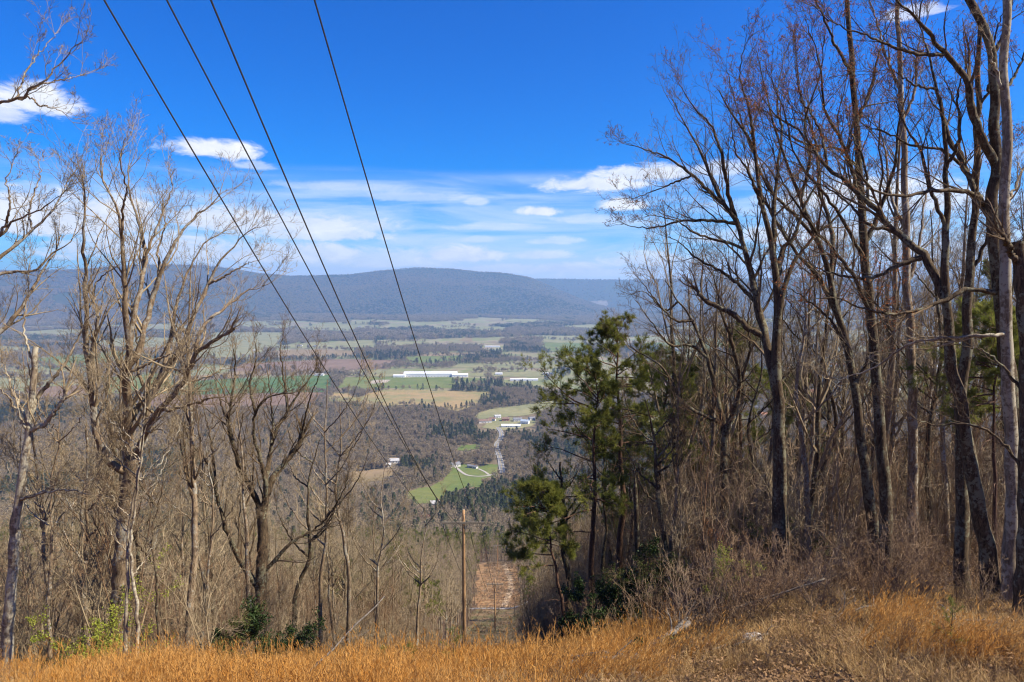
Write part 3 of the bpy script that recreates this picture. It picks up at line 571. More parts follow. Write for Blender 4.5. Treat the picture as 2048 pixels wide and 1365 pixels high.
# ---------------------------------------------------------------- hillside and valley woods
def grid_pts(y0, y1, dx, seed, wid=1.05, ext=12, jit=.48):
    rg = np.random.default_rng(seed); ys = np.arange(y0, y1, dx); out = []
    for y in ys:
        w = y * wid + ext; xs = np.arange(-w, w, dx); out.append(np.stack([xs + rg.uniform(-jit, jit, len(xs)) * dx, y + rg.uniform(-jit, jit, len(xs)) * dx], 1))
    P = np.concatenate(out); return np.stack([P[:, 0], P[:, 1], height(P[:, 0], P[:, 1])], 1)
HEROXY = []
protos0 = []
for k in range(6):
    H = (15, 13, 16, 12, 14, 15)[k]; tg_, cg = bare_proto(40 + k, H, .10 + .010 * k, (1, 1, 2, 1, 0, 2)[k], 0)
    protos0.append((mesh_np('trunk', *tg_, [M_oak, M_dark, M_oak][k % 3], True), mesh_np('crown', *cg, [M_twig, M_twig, M_twigd][k % 3])))
def joined(name, geos, mats, smooth=False):
    V, Q = cat_geo(geos); me = mesh_np(name, V, Q, None, smooth); [me.materials.append(m) for m in mats]
    mi = np.concatenate([np.full(len(q), i, np.int32) for i, (v, q) in enumerate(geos)]); me.polygons.foreach_set('material_index', mi); return me
def protoobj(name, me): return bpy.data.objects.new(name, me)
mid = []
for k in range(6):
    tg_, cg = bare_proto(70 + k, (13, 15, 12, 16, 14, 11)[k], .16, (1, 2, 1, 2, 1, 0)[k], 1); mid.append(protoobj('bare_tree_kind_%s' % 'abcdef'[k], joined('bare_tree', [tg_, cg], [M_oak, M_twig])))
pm = []
for k in range(3):
    a, b, c = pine_geo(90 + k, (13, 15, 11)[k], .15, .5, 2.3, 1); pm.append((mesh_np('trunk', *a, M_pbark, True), b, c))
pm = [(a, joined('crown', [b, c], [M_pbark, M_needle])) for a, b, c in pm]
midp = [protoobj('pine_kind_' + 'abc'[k], joined('pine', [pine_geo(90 + k, (13, 15, 11)[k], .15, .5, 2.3, 1)[i] for i in (0, 1, 2)], [M_pbark, M_pbark, M_needle])) for k in range(2)]
far2 = []
for k in range(5):
    tg_, cg = bare_proto(110 + k, (12, 13, 11, 14, 12)[k], .17, (1, 2, 1, 0, 2)[k], 2); far2.append(protoobj('far_bare_kind_%s' % 'abcde'[k], joined('far_bare', [tg_, cg, clump(130 + k, 6, 12, 36, 1.1, False)], [M_oak, M_twig, M_fardec])))
cl = [protoobj('woods_kind_%s' % 'abcd'[k], mesh_np('crown', *clump(150 + k, (8, 10, 6.5, 11)[k], (12, 14, 10, 13)[k], 300, 1.0), M_fardec)) for k in range(4)]
clb = protoobj('woods_kind_e', mesh_np('crown', *clump(158, 8, 11, 260, 1.0), M_bud2))
con = [protoobj('woods_kind_%s' % 'fg'[k], mesh_np('crown', *conifer(160 + k, 6.5, 13 + 2 * k, 260, 1.0), M_farcon)) for k in range(2)]
big = [protoobj('mass_kind_%s' % 'abc'[k], mesh_np('crown', *clump(170 + k, 34, 13, 420, 3.0, False), [M_fardec, M_fardec, M_farcon][k])) for k in range(3)]
def in_view(P, H=13, pad=60):
    px, py = project(P); q = P.copy(); q[:, 2] += H; _, py2 = project(q); return (px > -pad) & (px < 2048 + pad) & (py2 < 1365 + pad) & (py > -pad)
rg = np.random.default_rng(3)
P = grid_pts(23, 150, 3.7, 21); Pe = grid_pts(25, 46, 3.8, 29); P = np.concatenate([P, Pe[Pe[:, 0] > 9]])
x, y = P[:, 0], P[:, 1]
keep = ~in_row(x, y) & ((x < -4) | (x > 5.5)) & ~((x > 0) & (y < 27))
keep &= ~((x > 2) & (x < 9) & (y < 45) & (rg.random(len(x)) < .6))
keep &= ~((x > 0) & (y < 75) & (rg.random(len(x)) < .12))
P = P[keep]; o = np.argsort(P[:, 1]); P = P[o]
con_p = .10 + .35 * (noise(P[:, 0], P[:, 1], 30, 2, seed=5) > .35) + .08 * ((P[:, 0] > 4) & (P[:, 1] < 90) & (P[:, 0] < 16))
con_p = np.where((P[:, 0] < 0) & (P[:, 1] < 80), .0, con_p); con_p = np.where((P[:, 0] > 6) & (P[:, 1] < 75), .035, con_p); isc = rg.random(len(P)) < con_p
iv = in_view(P)
NB, NPI = 250, 60
cb = cp = 0; rest = []
for i in range(len(P)):
    p = P[i]; sc = rg.uniform(.72, 1.12) * (.85 if p[0] > 0 else 1)
    if p[0] > 7 and p[1] < 62: sc = rg.uniform(.85, 1.35)
    if isc[i] and p[0] > 7: sc *= .8
    side = 'left' if p[0] < -4 else 'right'
    if isc[i] and iv[i] and cp < NPI:
        a, b = pm[rg.integers(3)]; e = empty('pine_tree', p, (0, 0, rg.uniform(0, 6.3))); e.scale = (sc,) * 3
        obj('trunk', a, e); obj('crown', b, e); cp += 1
        tag(e, 'slender green pine standing among the bare hillside trees %s of the power line clearing' % side, 'pine', 'pines among the bare trees %s of the clearing' % side)
    elif not isc[i] and iv[i] and cb < NB:
        k = rg.integers(6); e = empty('bare_tree', p, (0, 0, rg.uniform(0, 6.3))); e.scale = (sc,) * 3
        obj('trunk', protos0[k][0], e); obj('crown', protos0[k][1], e); cb += 1
        tag(e, 'leafless grey brown tree in the dense hillside woods %s of the power line clearing' % side, 'tree', 'bare trees on the hillside %s of the clearing' % side)
    else: rest.append(i)
rest = np.array(rest)
PR_ = P[rest]; k = np.where(isc[rest], 6 + rg.integers(0, 2, len(rest)), rg.integers(0, 6, len(rest)))
P2 = grid_pts(150, 420, 4.6, 22); P2 = P2[~in_row(P2[:, 0], P2[:, 1])]; P2 = P2[in_view(P2, 15, 400)]
c2 = rg.random(len(P2)) < .08 + .4 * (noise(P2[:, 0], P2[:, 1], 55, 2, seed=5) > .3)
k2 = np.where(c2, 6 + rg.integers(0, 2, len(P2)), rg.integers(0, 6, len(P2)))
PA = np.concatenate([PR_, P2]); KA = np.concatenate([k, k2])
tag(scatter('woodland', mid + midp, PA, rg.uniform(0, 6.28, len(PA)), rg.uniform(.75, 1.15, len(PA)), KA), 'dense bare woodland covering the lower hillside', 'woods', kind='stuff')
P3 = grid_pts(420, 760, 5.0, 23); P3 = P3[in_view(P3, 15, 400)]; P3 = P3[~cleared(P3, 11)]
c3_ = rg.random(len(P3)) < .08 + .55 * (noise(P3[:, 0], P3[:, 1], 70, 2, seed=5) > .3)
k3 = np.where(c3_, 5 + rg.integers(0, 2, len(P3)), rg.integers(0, 5, len(P3)))
tag(scatter('foothill_woodland', far2 + con, P3, rg.uniform(0, 6.28, len(P3)), rg.uniform(.75, 1.15, len(P3)), k3), 'brown and dark green woods at the foot of the slope', 'woods', kind='stuff')
P4 = np.concatenate([grid_pts(760, 1700, 6.6, 24), grid_pts(1700, 3000, 12, 25)]); P4 = P4[in_view(P4, 15, 400)]; P4 = P4[~cleared(P4, 10)]
P4 = P4[~((noise(P4[:, 0], P4[:, 1], 230, 3, seed=15) > .33) & (P4[:, 1] > 1500))]
hed = []
for poly_, _, _ in FIELDS:
    a_ = np.array(poly_, float)
    if a_[:, 1].mean() > 900: continue
    H_ = polyhits(a_)
    for j_, (p_, q_) in enumerate(zip(H_, np.roll(H_, -1, 0))):
        if rg.random() < .3: continue
        L_ = np.linalg.norm(q_ - p_); n_ = int(L_ / 9); s_ = np.sort(rg.random(n_)); s_ = s_[noise(s_ * L_, 0 * s_ + j_ * 50, 60, 2) > -.35]
        hed.append(p_ + (q_ - p_) * s_[:, None] + rg.normal(size=(len(s_), 3)) * 3.5)
hed = np.concatenate(hed); hed[:, 2] = height(hed[:, 0], hed[:, 1])
_px, _py = project(hed); _bad = np.zeros(len(hed), bool)
for o_ in OPEN: _bad |= inpoly(_px, _py, o_)
hed = hed[~_bad]; P4 = np.concatenate([P4, hed]); print('HEDGE', len(hed))
c4 = rg.random(len(P4)) < .05 + .75 * (noise(P4[:, 0], P4[:, 1], 120, 3, seed=5) > .28)
k4 = np.where(c4, 5 + rg.integers(0, 2, len(P4)), np.where(rg.random(len(P4)) < .05, 4, rg.integers(0, 4, len(P4))))
s4 = rg.uniform(.5, 1.2, len(P4)) * np.where(P4[:, 1] > 1700, 1.35, 1)
tag(scatter('valley_woodland', cl + [clb] + con, P4, rg.uniform(0, 6.28, len(P4)), s4, k4), 'grey bare woods with evergreen patches between the valley fields', 'woods', kind='stuff')
P5 = np.concatenate([grid_pts(3000, 6200, 28, 26), grid_pts(6200, 7900, 24, 27), grid_pts(7900, 9900, 60, 28)]); P5 = P5[in_view(P5, 15, 400)]
opn = (noise(P5[:, 0], P5[:, 1] * 1.6, 420, 3, seed=12) > .17) & (P5[:, 1] < 6000); P5 = P5[~opn]; P5 = P5[~cleared(P5, 7)]
k5 = np.where(rg.random(len(P5)) < .08 + .5 * (noise(P5[:, 0], P5[:, 1], 300, 3, seed=5) > .35), 2, rg.integers(0, 2, len(P5)))
tag(scatter('distant_woodland', big, P5, rg.uniform(0, 6.28, len(P5)), rg.uniform(.8, 1.2, len(P5)) * np.where(P5[:, 1] > 5900, .55, 1), k5), 'hazy distant woods covering the valley floor and the ridge', 'woods', kind='stuff')
print('COUNTS', len(P), cb, cp, len(PA), len(P3), len(P4), len(P5))
# ---------------------------------------------------------------- the big near trees, limb by limb
ZA = lambda L: [(x / 2.354, 280 + y / 2.354) for x, y in L]          # closer readings of the photograph
def hero(name, label, Y, trunk, limbs, mats, seed, tw=1.0, bud=False, group=None, cat='tree', twig_len=1.0, tipw=5, up=.12, depthk=.42):
    rg = np.random.default_rng(seed); tp, tw0 = trunk[0], trunk[1]
    pt = np.array(tp, float); Yt = np.full(len(pt), float(Y))
    base = at(pt[0, 0], pt[0, 1], Y); gz = float(height(base[0], base[1])); org = np.array([base[0], base[1], gz])
    W0 = at(pt[:, 0], pt[:, 1], Yt)
    if W0[0, 2] > gz - .2: W0[0, 2] = gz - .35
    paths = [W0]; pix = [pt]; wid = [(tw0, trunk[2] if len(trunk) > 2 else tw0 * .4)]; deps = [Yt]
    for L_, w0, w1 in limbs:
        q = np.array(L_, float); best = (1e9, Y)
        for pp, dd in zip(pix, deps):
            for s in range(len(pp) - 1):
                for f in np.linspace(0, 1, 6):
                    c = pp[s] * (1 - f) + pp[s + 1] * f; dist = np.hypot(*(c - q[0]))
                    if dist < best[0]: best = (dist, dd[s] * (1 - f) + dd[s + 1] * f, c)
        if best[0] < 22: q[0] = best[2]
        d0 = best[1] if best[0] < 80 else Y
        ln = np.r_[0, np.cumsum(np.hypot(*np.diff(q, axis=0).T))] * Y / F
        g = rg.uniform(-1, 1); g = np.sign(g) * (.3 + .7 * abs(g)) * depthk
        dd = np.clip(d0 + g * ln + .12 * np.cumsum(rg.normal(size=len(q))) * (ln > 0), Y * .72, Y * 1.3)
        paths.append(at(q[:, 0], q[:, 1], dd)); pix.append(q); deps.append(dd); wid.append((w0, w1))
    K = 30; PP, RR = [], []
    for p, (a, b) in zip(paths, wid):
        p_, u = resamp(p - org, K); wob = rg.normal(size=(K, 3)) * .018; wob[0] = 0
        if b <= 4: b = b * .5
        PP.append(p_ + wob); RR.append((a * (1 - u) + b * u) / F * Y / 2)
    PP = np.array(PP); RR = np.array(RR)
    R0 = flare(PP[0], RR[0], .45, .5)
    e = empty(name, org); tag(e, label, cat, group)
    Pf, uf = resamp(PP[0], 80); Rf = np.interp(uf, np.linspace(0, 1, K), R0); Vt, Qt = tubes(Pf[None], Rf[None], 18)
    Vt = Vt.reshape(80, 18, 3); th = np.arange(18) * 2 * PI / 18; kk_ = 1 + .05 * noise(th[None] * 2.2 + seed, uf[:, None] * 26, 1, 3, seed=seed) + .05 * np.cos(th * 5 + seed)[None] * np.exp(-uf * 9)[:, None] + .05 * noise(uf[:, None] * 14 + 0 * th[None], 0 * uf[:, None] + seed, 1, 3, seed=2)
    Vt = Pf[:, None] + (Vt - Pf[:, None]) * kk_[..., None]
    obj('trunk', mesh_np('trunk', Vt.reshape(-1, 3), Qt, mats[0], True), e)
    src = (PP[1:], RR[1:]) if len(PP) > 1 else (PP, RR)
    top = (PP[:1, 16:], RR[:1, 16:])
    parts = [tubes(*src, 8)] if len(PP) > 1 else []
    # secondary branches from limbs and the upper trunk
    LL = lens(src[0]); per = np.maximum((LL * 2.3 * tw).astype(int), 3)
    bl = .75 + .27 * LL
    b1 = sprout(rg, *src, per, bl * twig_len, (20, 52), .10, 1, 9, .13, up, .5, .22, .0055, .45, .06)
    b0 = sprout(rg, *top, 7, 2.4 * twig_len, (22, 52), .0, 1, 9, .15, up, .5, .22, .006, .3, .07) if len(PP) <= 3 else (np.zeros((0, 9, 3)), np.zeros((0, 9)))
    bt = sprout(rg, src[0][:, -6:], src[1][:, -6:], 4, 1.5 * twig_len + 0 * LL, (6, 30), .3, 1, 9, .13, up, .8, .22, .0055, .3, .05)
    b0 = (np.concatenate([b0[0], bt[0]]), np.concatenate([b0[1], bt[1]]))
    b1 = (np.concatenate([b1[0], b0[0]]), np.concatenate([b1[1], b0[1]]))
    # leaders carried on from the limb tips
    b2 = sprout(rg, *b1, 5, lens(b1[0]) * .46, (22, 52), .12, 1, 6, .17, up, .55, .3, .0045, .35, .05)
    b3 = sprout(rg, *b2, 4, lens(b2[0]) * .46, (22, 55), .15, 1, 4, .2, up, .6, .5, .0036, .3, .05)
    b4 = sprout(rg, *b3, 2, .05 + lens(b3[0]) * .5, (25, 60), .3, 1, 3, .22, up, .7, .6, .003, .3, .05)
    obj('limbs', mesh_np('limbs', *tubes(src[0], src[1] * (1 + .07 * rg.normal(size=src[1].shape)), 9), mats[0], True), e) if len(PP) > 1 else None
    cr = obj('crown', mesh_np('crown', *cat_geo([tubes(*b1, 5), tubes(*b2, 4), tubes(*b3, 3), tubes(*b4, 3)]), mats[1]), e)
    if bud:
        Cc = np.concatenate([b4[0][:, -1], b3[0][:, -1], b4[0][:, 1]]); m = rg.random(len(Cc)) < (bud if isinstance(bud, float) else .8) * .5
        V, Q = tufts(rg, Cc[m], unit(rg.normal(size=(m.sum(), 3))), 2, .034, .020, 1.0); obj('buds', mesh_np('buds', V, Q, M_bud), e)
    return e
OAK = (M_oak, M_twig); DRK = (M_dark, M_twigd); PAL = (M_pale, M_twig)
hero('lichen_barked_tree', 'tall leaning tree with pale lichen bark and a torn off top at the left edge', 18,
     ([(4, 1380), (17, 1260), (28, 1100), (38, 1000), (50, 920), (58, 850), (68, 760), (73, 715), (69, 692)], 25, 10),
     [([(62, 835), (80, 790), (112, 749), (137, 716), (150, 690), (175, 640)], 10, 3), ([(66, 860), (92, 846), (118, 812), (131, 790)], 9, 7), ([(44, 998), (80, 985), (125, 965)], 6, 3), ([(46, 1010), (75, 990), (120, 981), (160, 985), (200, 995)], 6, 2),
      ([(56, 860), (20, 800), (-20, 760)], 7, 3), ([(70, 730), (60, 700), (48, 668), (52, 600), (60, 540)], 5, 2), ([(60, 850), (30, 790), (5, 720), (-5, 640)], 6, 2)], PAL, 1, .8)
hero('spreading_oak', 'largest bare oak on the left with many rising limbs spread against the ridge', 21,
     ([(234, 1262), (240, 1180), (245, 1100), (250, 1040), (256, 990), (262, 950), (266, 925)], 36, 28),
     [([(258, 952), (228, 935), (200, 885), (187, 820), (183, 747), (172, 688), (172, 598), (170, 535), (166, 471), (170, 407), (168, 365)], 17, 4),
      ([(184, 740), (187, 688), (196, 632), (187, 586), (204, 552), (234, 531)], 9, 2), ([(183, 800), (172, 770), (158, 752), (150, 735)], 5, 2),
      ([(262, 940), (256, 900), (256, 800), (252, 745), (259, 705), (255, 662), (250, 577), (246, 492), (238, 441), (225, 395), (204, 356), (200, 314)], 22, 3),
      ([(256, 712), (268, 641), (285, 556), (289, 492), (276, 441), (263, 399), (255, 344), (272, 305)], 12, 2),
      ([(257, 735), (276, 705), (293, 641), (306, 594), (327, 535), (353, 484), (391, 433), (425, 407), (445, 380)], 14, 3),
      ([(285, 560), (297, 500), (314, 458), (327, 420), (344, 378), (340, 352)], 7, 2), ([(246, 500), (245, 430), (252, 380), (240, 320), (248, 295)], 6, 2),
      ([(265, 935), (288, 880), (295, 811), (306, 781), (331, 739), (365, 688), (395, 620), (416, 569), (442, 522), (480, 480), (510, 455)], 18, 3),
      ([(308, 778), (336, 705), (353, 611), (374, 552), (404, 492), (442, 467), (470, 440)], 10, 2), ([(295, 790), (276, 747), (278, 700), (270, 650), (262, 600)], 8, 3),
      ([(272, 915), (298, 850), (327, 811), (365, 769), (391, 709), (433, 679), (468, 660)], 15, 5),
      ([(352, 784), (380, 765), (408, 756), (446, 739)], 7, 3), ([(322, 820), (345, 818), (370, 811), (403, 802), (437, 794)], 9, 4),
      ([(391, 709), (405, 655), (450, 616), (493, 582), (520, 578), (540, 566)], 8, 2), ([(252, 745), (280, 735), (330, 712), (365, 706)], 7, 3), ([(416, 569), (450, 552), (490, 530), (520, 520)], 6, 2), ([(306, 594), (318, 545), (316, 500), (330, 450), (322, 410)], 7, 2)], OAK, 2, .8)
hero('forked_oak', 'dark low forking oak in the middle of the left woods', 29,
     ([(516, 1262), (521, 1190), (524, 1138), (526, 1080), (525, 1041), (519, 1015)], 30, 20),
     [([(519, 1017), (500, 975), (482, 939), (466, 890), (458, 846), (462, 800), (470, 760), (468, 700)], 13, 3), ([(526, 1030), (531, 978), (518, 910), (507, 861), (511, 827), (530, 800), (560, 788), (587, 786)], 11, 3),
      ([(526, 1035), (540, 970), (555, 944), (580, 914), (600, 884), (604, 862)], 15, 10), ([(533, 975), (538, 919), (548, 870), (575, 822), (599, 783), (628, 744), (636, 715)], 10, 3),
      ([(522, 1180), (487, 1134), (458, 1070), (433, 992), (414, 924), (385, 890), (366, 850)], 14, 3), ([(525, 1150), (550, 1120), (585, 1085), (628, 1062), (680, 1050)], 10, 2), ([(433, 992), (425, 900), (415, 850), (402, 800)], 7, 2),
      ([(511, 827), (500, 770), (512, 720), (508, 670)], 6, 2), ([(575, 822), (568, 760), (560, 700), (566, 668)], 6, 2), ([(538, 919), (546, 860), (542, 800), (534, 740)], 7, 2), ([(461, 860), (440, 800), (428, 745)], 6, 2), ([(600, 884), (612, 830), (622, 790), (640, 750)], 6, 2)], DRK, 3, .9)
hero('overhanging_oak', 'bare tree rising beyond the left frame with limbs reaching over the ridge line', 17,
     ([(-190, 1480), (-160, 1100), (-120, 850), (-105, 600), (-95, 400), (-80, 260), (-70, 120), (-50, -20), (-60, -160)], 44, 4),
     [([(-118, 840), (-60, 730), (0, 664), (42, 616), (85, 543), (110, 509), (120, 470)], 17, 3), ([(-112, 740), (-60, 600), (0, 549), (64, 543), (102, 509), (140, 484), (158, 440)], 12, 2),
      ([(-110, 680), (-50, 570), (0, 519), (64, 463), (106, 420), (140, 356), (157, 335)], 13, 2), ([(-104, 600), (-50, 500), (0, 471), (30, 441), (85, 416), (132, 382)], 9, 2), ([(64, 463), (60, 410), (80, 350), (76, 318)], 5, 2), ([(0, 471), (20, 420), (14, 360), (28, 325)], 6, 2),
      ([(-85, 280), (-40, 225), (0, 205), (41, 194), (70, 172), (92, 158), (128, 117), (160, 85)], 9, 2), ([(20, 199), (60, 196), (77, 212), (110, 218), (135, 228)], 5, 2), ([(60, 180), (90, 168), (130, 158), (170, 148)], 4, 2), ([(30, 197), (50, 150), (75, 110), (120, 60)], 4, 2)], OAK, 4, .62, twig_len=.8)
# right hand woods
hero('tall_twin_stem_oak', 'tall mossy twin stemmed oak right of the pines with limbs arching left over the ridge', 23,
     ([(1562, 1180), (1558, 1000), (1558, 881), (1556, 798), (1552, 716), (1554, 633), (1552, 562), (1542, 492), (1530, 432), (1518, 371), (1510, 311), (1490, 263), (1458, 218), (1440, 180)], 33, 4),
     [([(1557, 805), (1540, 720), (1524, 645), (1506, 571), (1498, 533), (1474, 448), (1446, 408), (1420, 350), (1400, 300), (1370, 250), (1345, 200)], 20, 3),
      ([(1474, 448), (1460, 400), (1450, 343), (1438, 291), (1417, 243), (1389, 218), (1360, 170)], 11, 2), ([(1446, 408), (1410, 375), (1385, 351), (1341, 319), (1289, 299), (1244, 287)], 9, 2), ([(1472, 446), (1442, 444), (1373, 442), (1293, 456), (1240, 448)], 8, 2),
      ([(1490, 505), (1462, 488), (1393, 468), (1350, 440), (1290, 430)], 7, 2), ([(1554, 575), (1563, 505), (1590, 470), (1610, 412), (1640, 350), (1650, 290)], 11, 2), ([(1556, 650), (1563, 593), (1591, 521), (1635, 468), (1700, 408), (1730, 350)], 12, 2),
      ([(1546, 520), (1550, 392), (1563, 271), (1555, 190), (1570, 110)], 10, 2), ([(1534, 617), (1498, 589), (1450, 549), (1393, 517), (1361, 488), (1330, 470)], 10, 2), ([(1522, 680), (1495, 655), (1465, 629), (1415, 604), (1386, 575)], 14, 8),
      ([(1510, 311), (1500, 230), (1480, 150), (1490, 90)], 7, 2), ([(1385, 351), (1350, 365), (1300, 385), (1262, 400)], 5, 2), ([(1530, 432), (1500, 350), (1470, 300), (1465, 240)], 8, 2)], DRK, 5, .9, bud=.25)
hero('leaning_grey_tree', 'slim grey tree with long arching branches just right of the tallest pine', 30,
     ([(1450, 1160), (1448, 997), (1448, 880), (1446, 840), (1434, 798), (1415, 716), (1386, 641), (1357, 604), (1330, 560)], 22, 4),
     [([(1446, 845), (1405, 830), (1366, 807), (1332, 745), (1295, 715), (1262, 695), (1240, 670)], 9, 2), ([(1448, 870), (1478, 780), (1465, 690), (1440, 620), (1430, 560), (1405, 520)], 12, 2), ([(1415, 716), (1380, 690), (1340, 690), (1300, 640), (1270, 600)], 7, 2),
      ([(1386, 641), (1350, 640), (1310, 600), (1280, 560)], 6, 2), ([(1478, 780), (1500, 700), (1495, 640), (1510, 590)], 7, 2), ([(1357, 604), (1330, 620), (1290, 585), (1262, 590)], 5, 2)], DRK, 6, .9)
hero('red_budded_maple', 'slender maple hung with red buds, second big trunk right of the twin stemmed oak', 24,
     ([(1762, 1180), (1738, 1000), (1722, 881), (1709, 778), (1697, 707), (1676, 633), (1660, 562), (1640, 490), (1600, 400), (1565, 300), (1535, 200), (1520, 120)], 24, 3),
     [([(1676, 633), (1640, 560), (1590, 500), (1540, 420), (1500, 350), (1480, 260)], 10, 2), ([(1660, 562), (1665, 470), (1640, 380), (1630, 280), (1600, 180), (1590, 80)], 10, 2), ([(1697, 707), (1660, 640), (1600, 590), (1560, 570)], 8, 2), ([(1640, 490), (1600, 440), (1540, 380), (1500, 290), (1470, 200), (1450, 130)], 8, 2),
      ([(1600, 400), (1620, 320), (1610, 240), (1640, 150), (1650, 60)], 7, 2), ([(1709, 778), (1740, 700), (1745, 620), (1770, 560)], 8, 2)], DRK, 7, 1.1, bud=.95)
hero('straight_maple', 'straight grey maple with reddish twigs filling the sky right of centre', 22,
     ([(1774, 1172), (1769, 1002), (1762, 880), (1752, 740), (1738, 600), (1726, 470), (1720, 359), (1712, 250), (1705, 154), (1695, 0), (1690, -120)], 26, 6),
     [([(1740, 620), (1700, 540), (1640, 470), (1600, 420), (1560, 350), (1540, 270)], 10, 2), ([(1730, 500), (1760, 420), (1790, 330), (1800, 240), (1830, 150)], 10, 2), ([(1720, 400), (1690, 300), (1650, 220), (1640, 130), (1610, 40)], 9, 2), ([(1712, 250), (1740, 180), (1760, 100), (1790, 20)], 8, 2),
      ([(1705, 154), (1670, 90), (1640, 20), (1600, -40)], 7, 2), ([(1728, 520), (1680, 430), (1640, 380), (1590, 310), (1570, 230), (1530, 130)], 8, 2), ([(1716, 330), (1680, 300), (1620, 290), (1560, 260), (1520, 220)], 6, 2)], DRK, 8, 1.0, bud=.8)
hero('slim_straight_tree', 'slim straight grey trunk between the maple and the slanting oak', 26,
     ([(1829, 1150), (1826, 1019), (1825, 840), (1821, 674), (1815, 571), (1812, 460), (1808, 308), (1800, 150), (1795, 0), (1790, -100)], 22, 6),
     [([(1815, 560), (1840, 480), (1850, 400), (1880, 330)], 8, 2), ([(1812, 470), (1780, 390), (1770, 300), (1740, 220)], 8, 2), ([(1806, 260), (1830, 180), (1835, 100), (1860, 20)], 7, 2), ([(1802, 180), (1770, 110), (1750, 30), (1720, -30)], 7, 2)], OAK, 9, 1.0, bud=.5)
hero('slanting_oak', 'dark thick oak leaning left near the right edge with a long slanting limb', 18.5,
     ([(1988, 1172), (1972, 1090), (1960, 1036), (1941, 930), (1920, 798), (1904, 736), (1896, 633), (1888, 560), (1890, 487), (1893, 400), (1890, 300), (1880, 200)], 36, 5),
     [([(1890, 600), (1849, 513), (1787, 461), (1736, 400), (1654, 333), (1602, 267), (1551, 231), (1520, 190)], 19, 3), ([(1787, 461), (1740, 450), (1690, 400), (1640, 370), (1590, 360)], 8, 2), ([(1849, 513), (1800, 530), (1740, 556), (1654, 545), (1616, 520)], 11, 3),
      ([(1654, 333), (1640, 260), (1600, 190), (1590, 110)], 7, 2), ([(1892, 450), (1860, 380), (1840, 300), (1800, 230), (1790, 160)], 9, 2), ([(1890, 350), (1920, 270), (1915, 190), (1940, 110)], 8, 2), ([(1736, 400), (1730, 330), (1700, 260), (1690, 190)], 7, 2)], DRK, 10, 1.0, bud=.5)
hero('upright_dark_tree', 'dark upright trunk standing directly behind the slanting oak', 19.5,
     ([(1928, 1150), (1924, 1002), (1922, 900), (1920, 800), (1932, 700), (1935, 600), (1945, 480), (1950, 360), (1955, 200), (1960, 40)], 28, 7),
     [([(1940, 560), (1975, 470), (1985, 380), (2010, 300)], 9, 2), ([(1950, 380), (1920, 300), (1915, 220), (1880, 140)], 8, 2), ([(1955, 220), (1985, 150), (1990, 70), (2020, 0)], 7, 2)], DRK, 11, .9, bud=.5)
hero('great_crooked_oak', 'great crooked oak near the right edge with heavy limbs reaching the top of the sky', 18,
     ([(2040, 1182), (2040, 1000), (2022, 800), (2004, 641), (1992, 513), (1982, 436), (1992, 333), (1987, 205), (1977, 77), (1936, 0), (1900, -60)], 38, 12),
     [([(1990, 330), (1946, 231), (1936, 169), (1890, 108), (1854, 62), (1808, 15), (1760, -20)], 17, 4), ([(1984, 440), (1962, 400), (1926, 333), (1895, 267), (1874, 179), (1854, 103), (1830, 20)], 13, 3), ([(2004, 598), (1936, 579), (1859, 615), (1787, 628), (1720, 615), (1669, 595), (1630, 600)], 11, 3),
      ([(1975, 410), (1951, 390), (1885, 379), (1808, 392), (1746, 379), (1705, 328), (1670, 300)], 10, 3), ([(1982, 140), (2010, 60), (2030, -20)], 9, 3), ([(1890, 108), (1840, 110), (1780, 90), (1700, 60), (1640, 30)], 8, 2), ([(1926, 333), (1880, 300), (1820, 290), (1760, 260), (1700, 250)], 7, 2), ([(1987, 205), (2030, 150), (2060, 80)], 8, 3), ([(1874, 179), (1830, 170), (1780, 140), (1740, 150)], 6, 2)], DRK, 12, 1.0, bud=.5)
hero('pale_barkless_tree', 'tall straight pale trunk with peeling bark beside the great crooked oak', 17,
     ([(2018, 1170), (2024, 1036), (2024, 900), (2016, 760), (2013, 667), (2010, 461), (2013, 256), (2008, 103), (2013, 0), (2016, -120)], 28, 13),
     [([(2018, 676), (1980, 672), (1920, 674), (1821, 687), (1780, 716), (1717, 749), (1668, 759), (1630, 745)], 8, 2), ([(2011, 420), (2040, 350), (2070, 290)], 8, 3), ([(2012, 200), (1985, 120), (1975, 40)], 7, 2)], PAL, 13, .9)
hero('edge_oak', 'blackish broken topped trunk cut by the right frame edge', 15.5,
     ([(2056, 1190), (2058, 1000), (2058, 800), (2052, 650), (2044, 560), (2034, 486)], 44, 26),
     [([(2040, 540), (2020, 500), (2005, 470)], 14, 8), ([(2056, 800), (2010, 740), (1960, 700), (1900, 690)], 8, 2), ([(2057, 950), (2000, 880), (1940, 850), (1860, 850), (1800, 820)], 8, 2)], DRK, 14, .8)
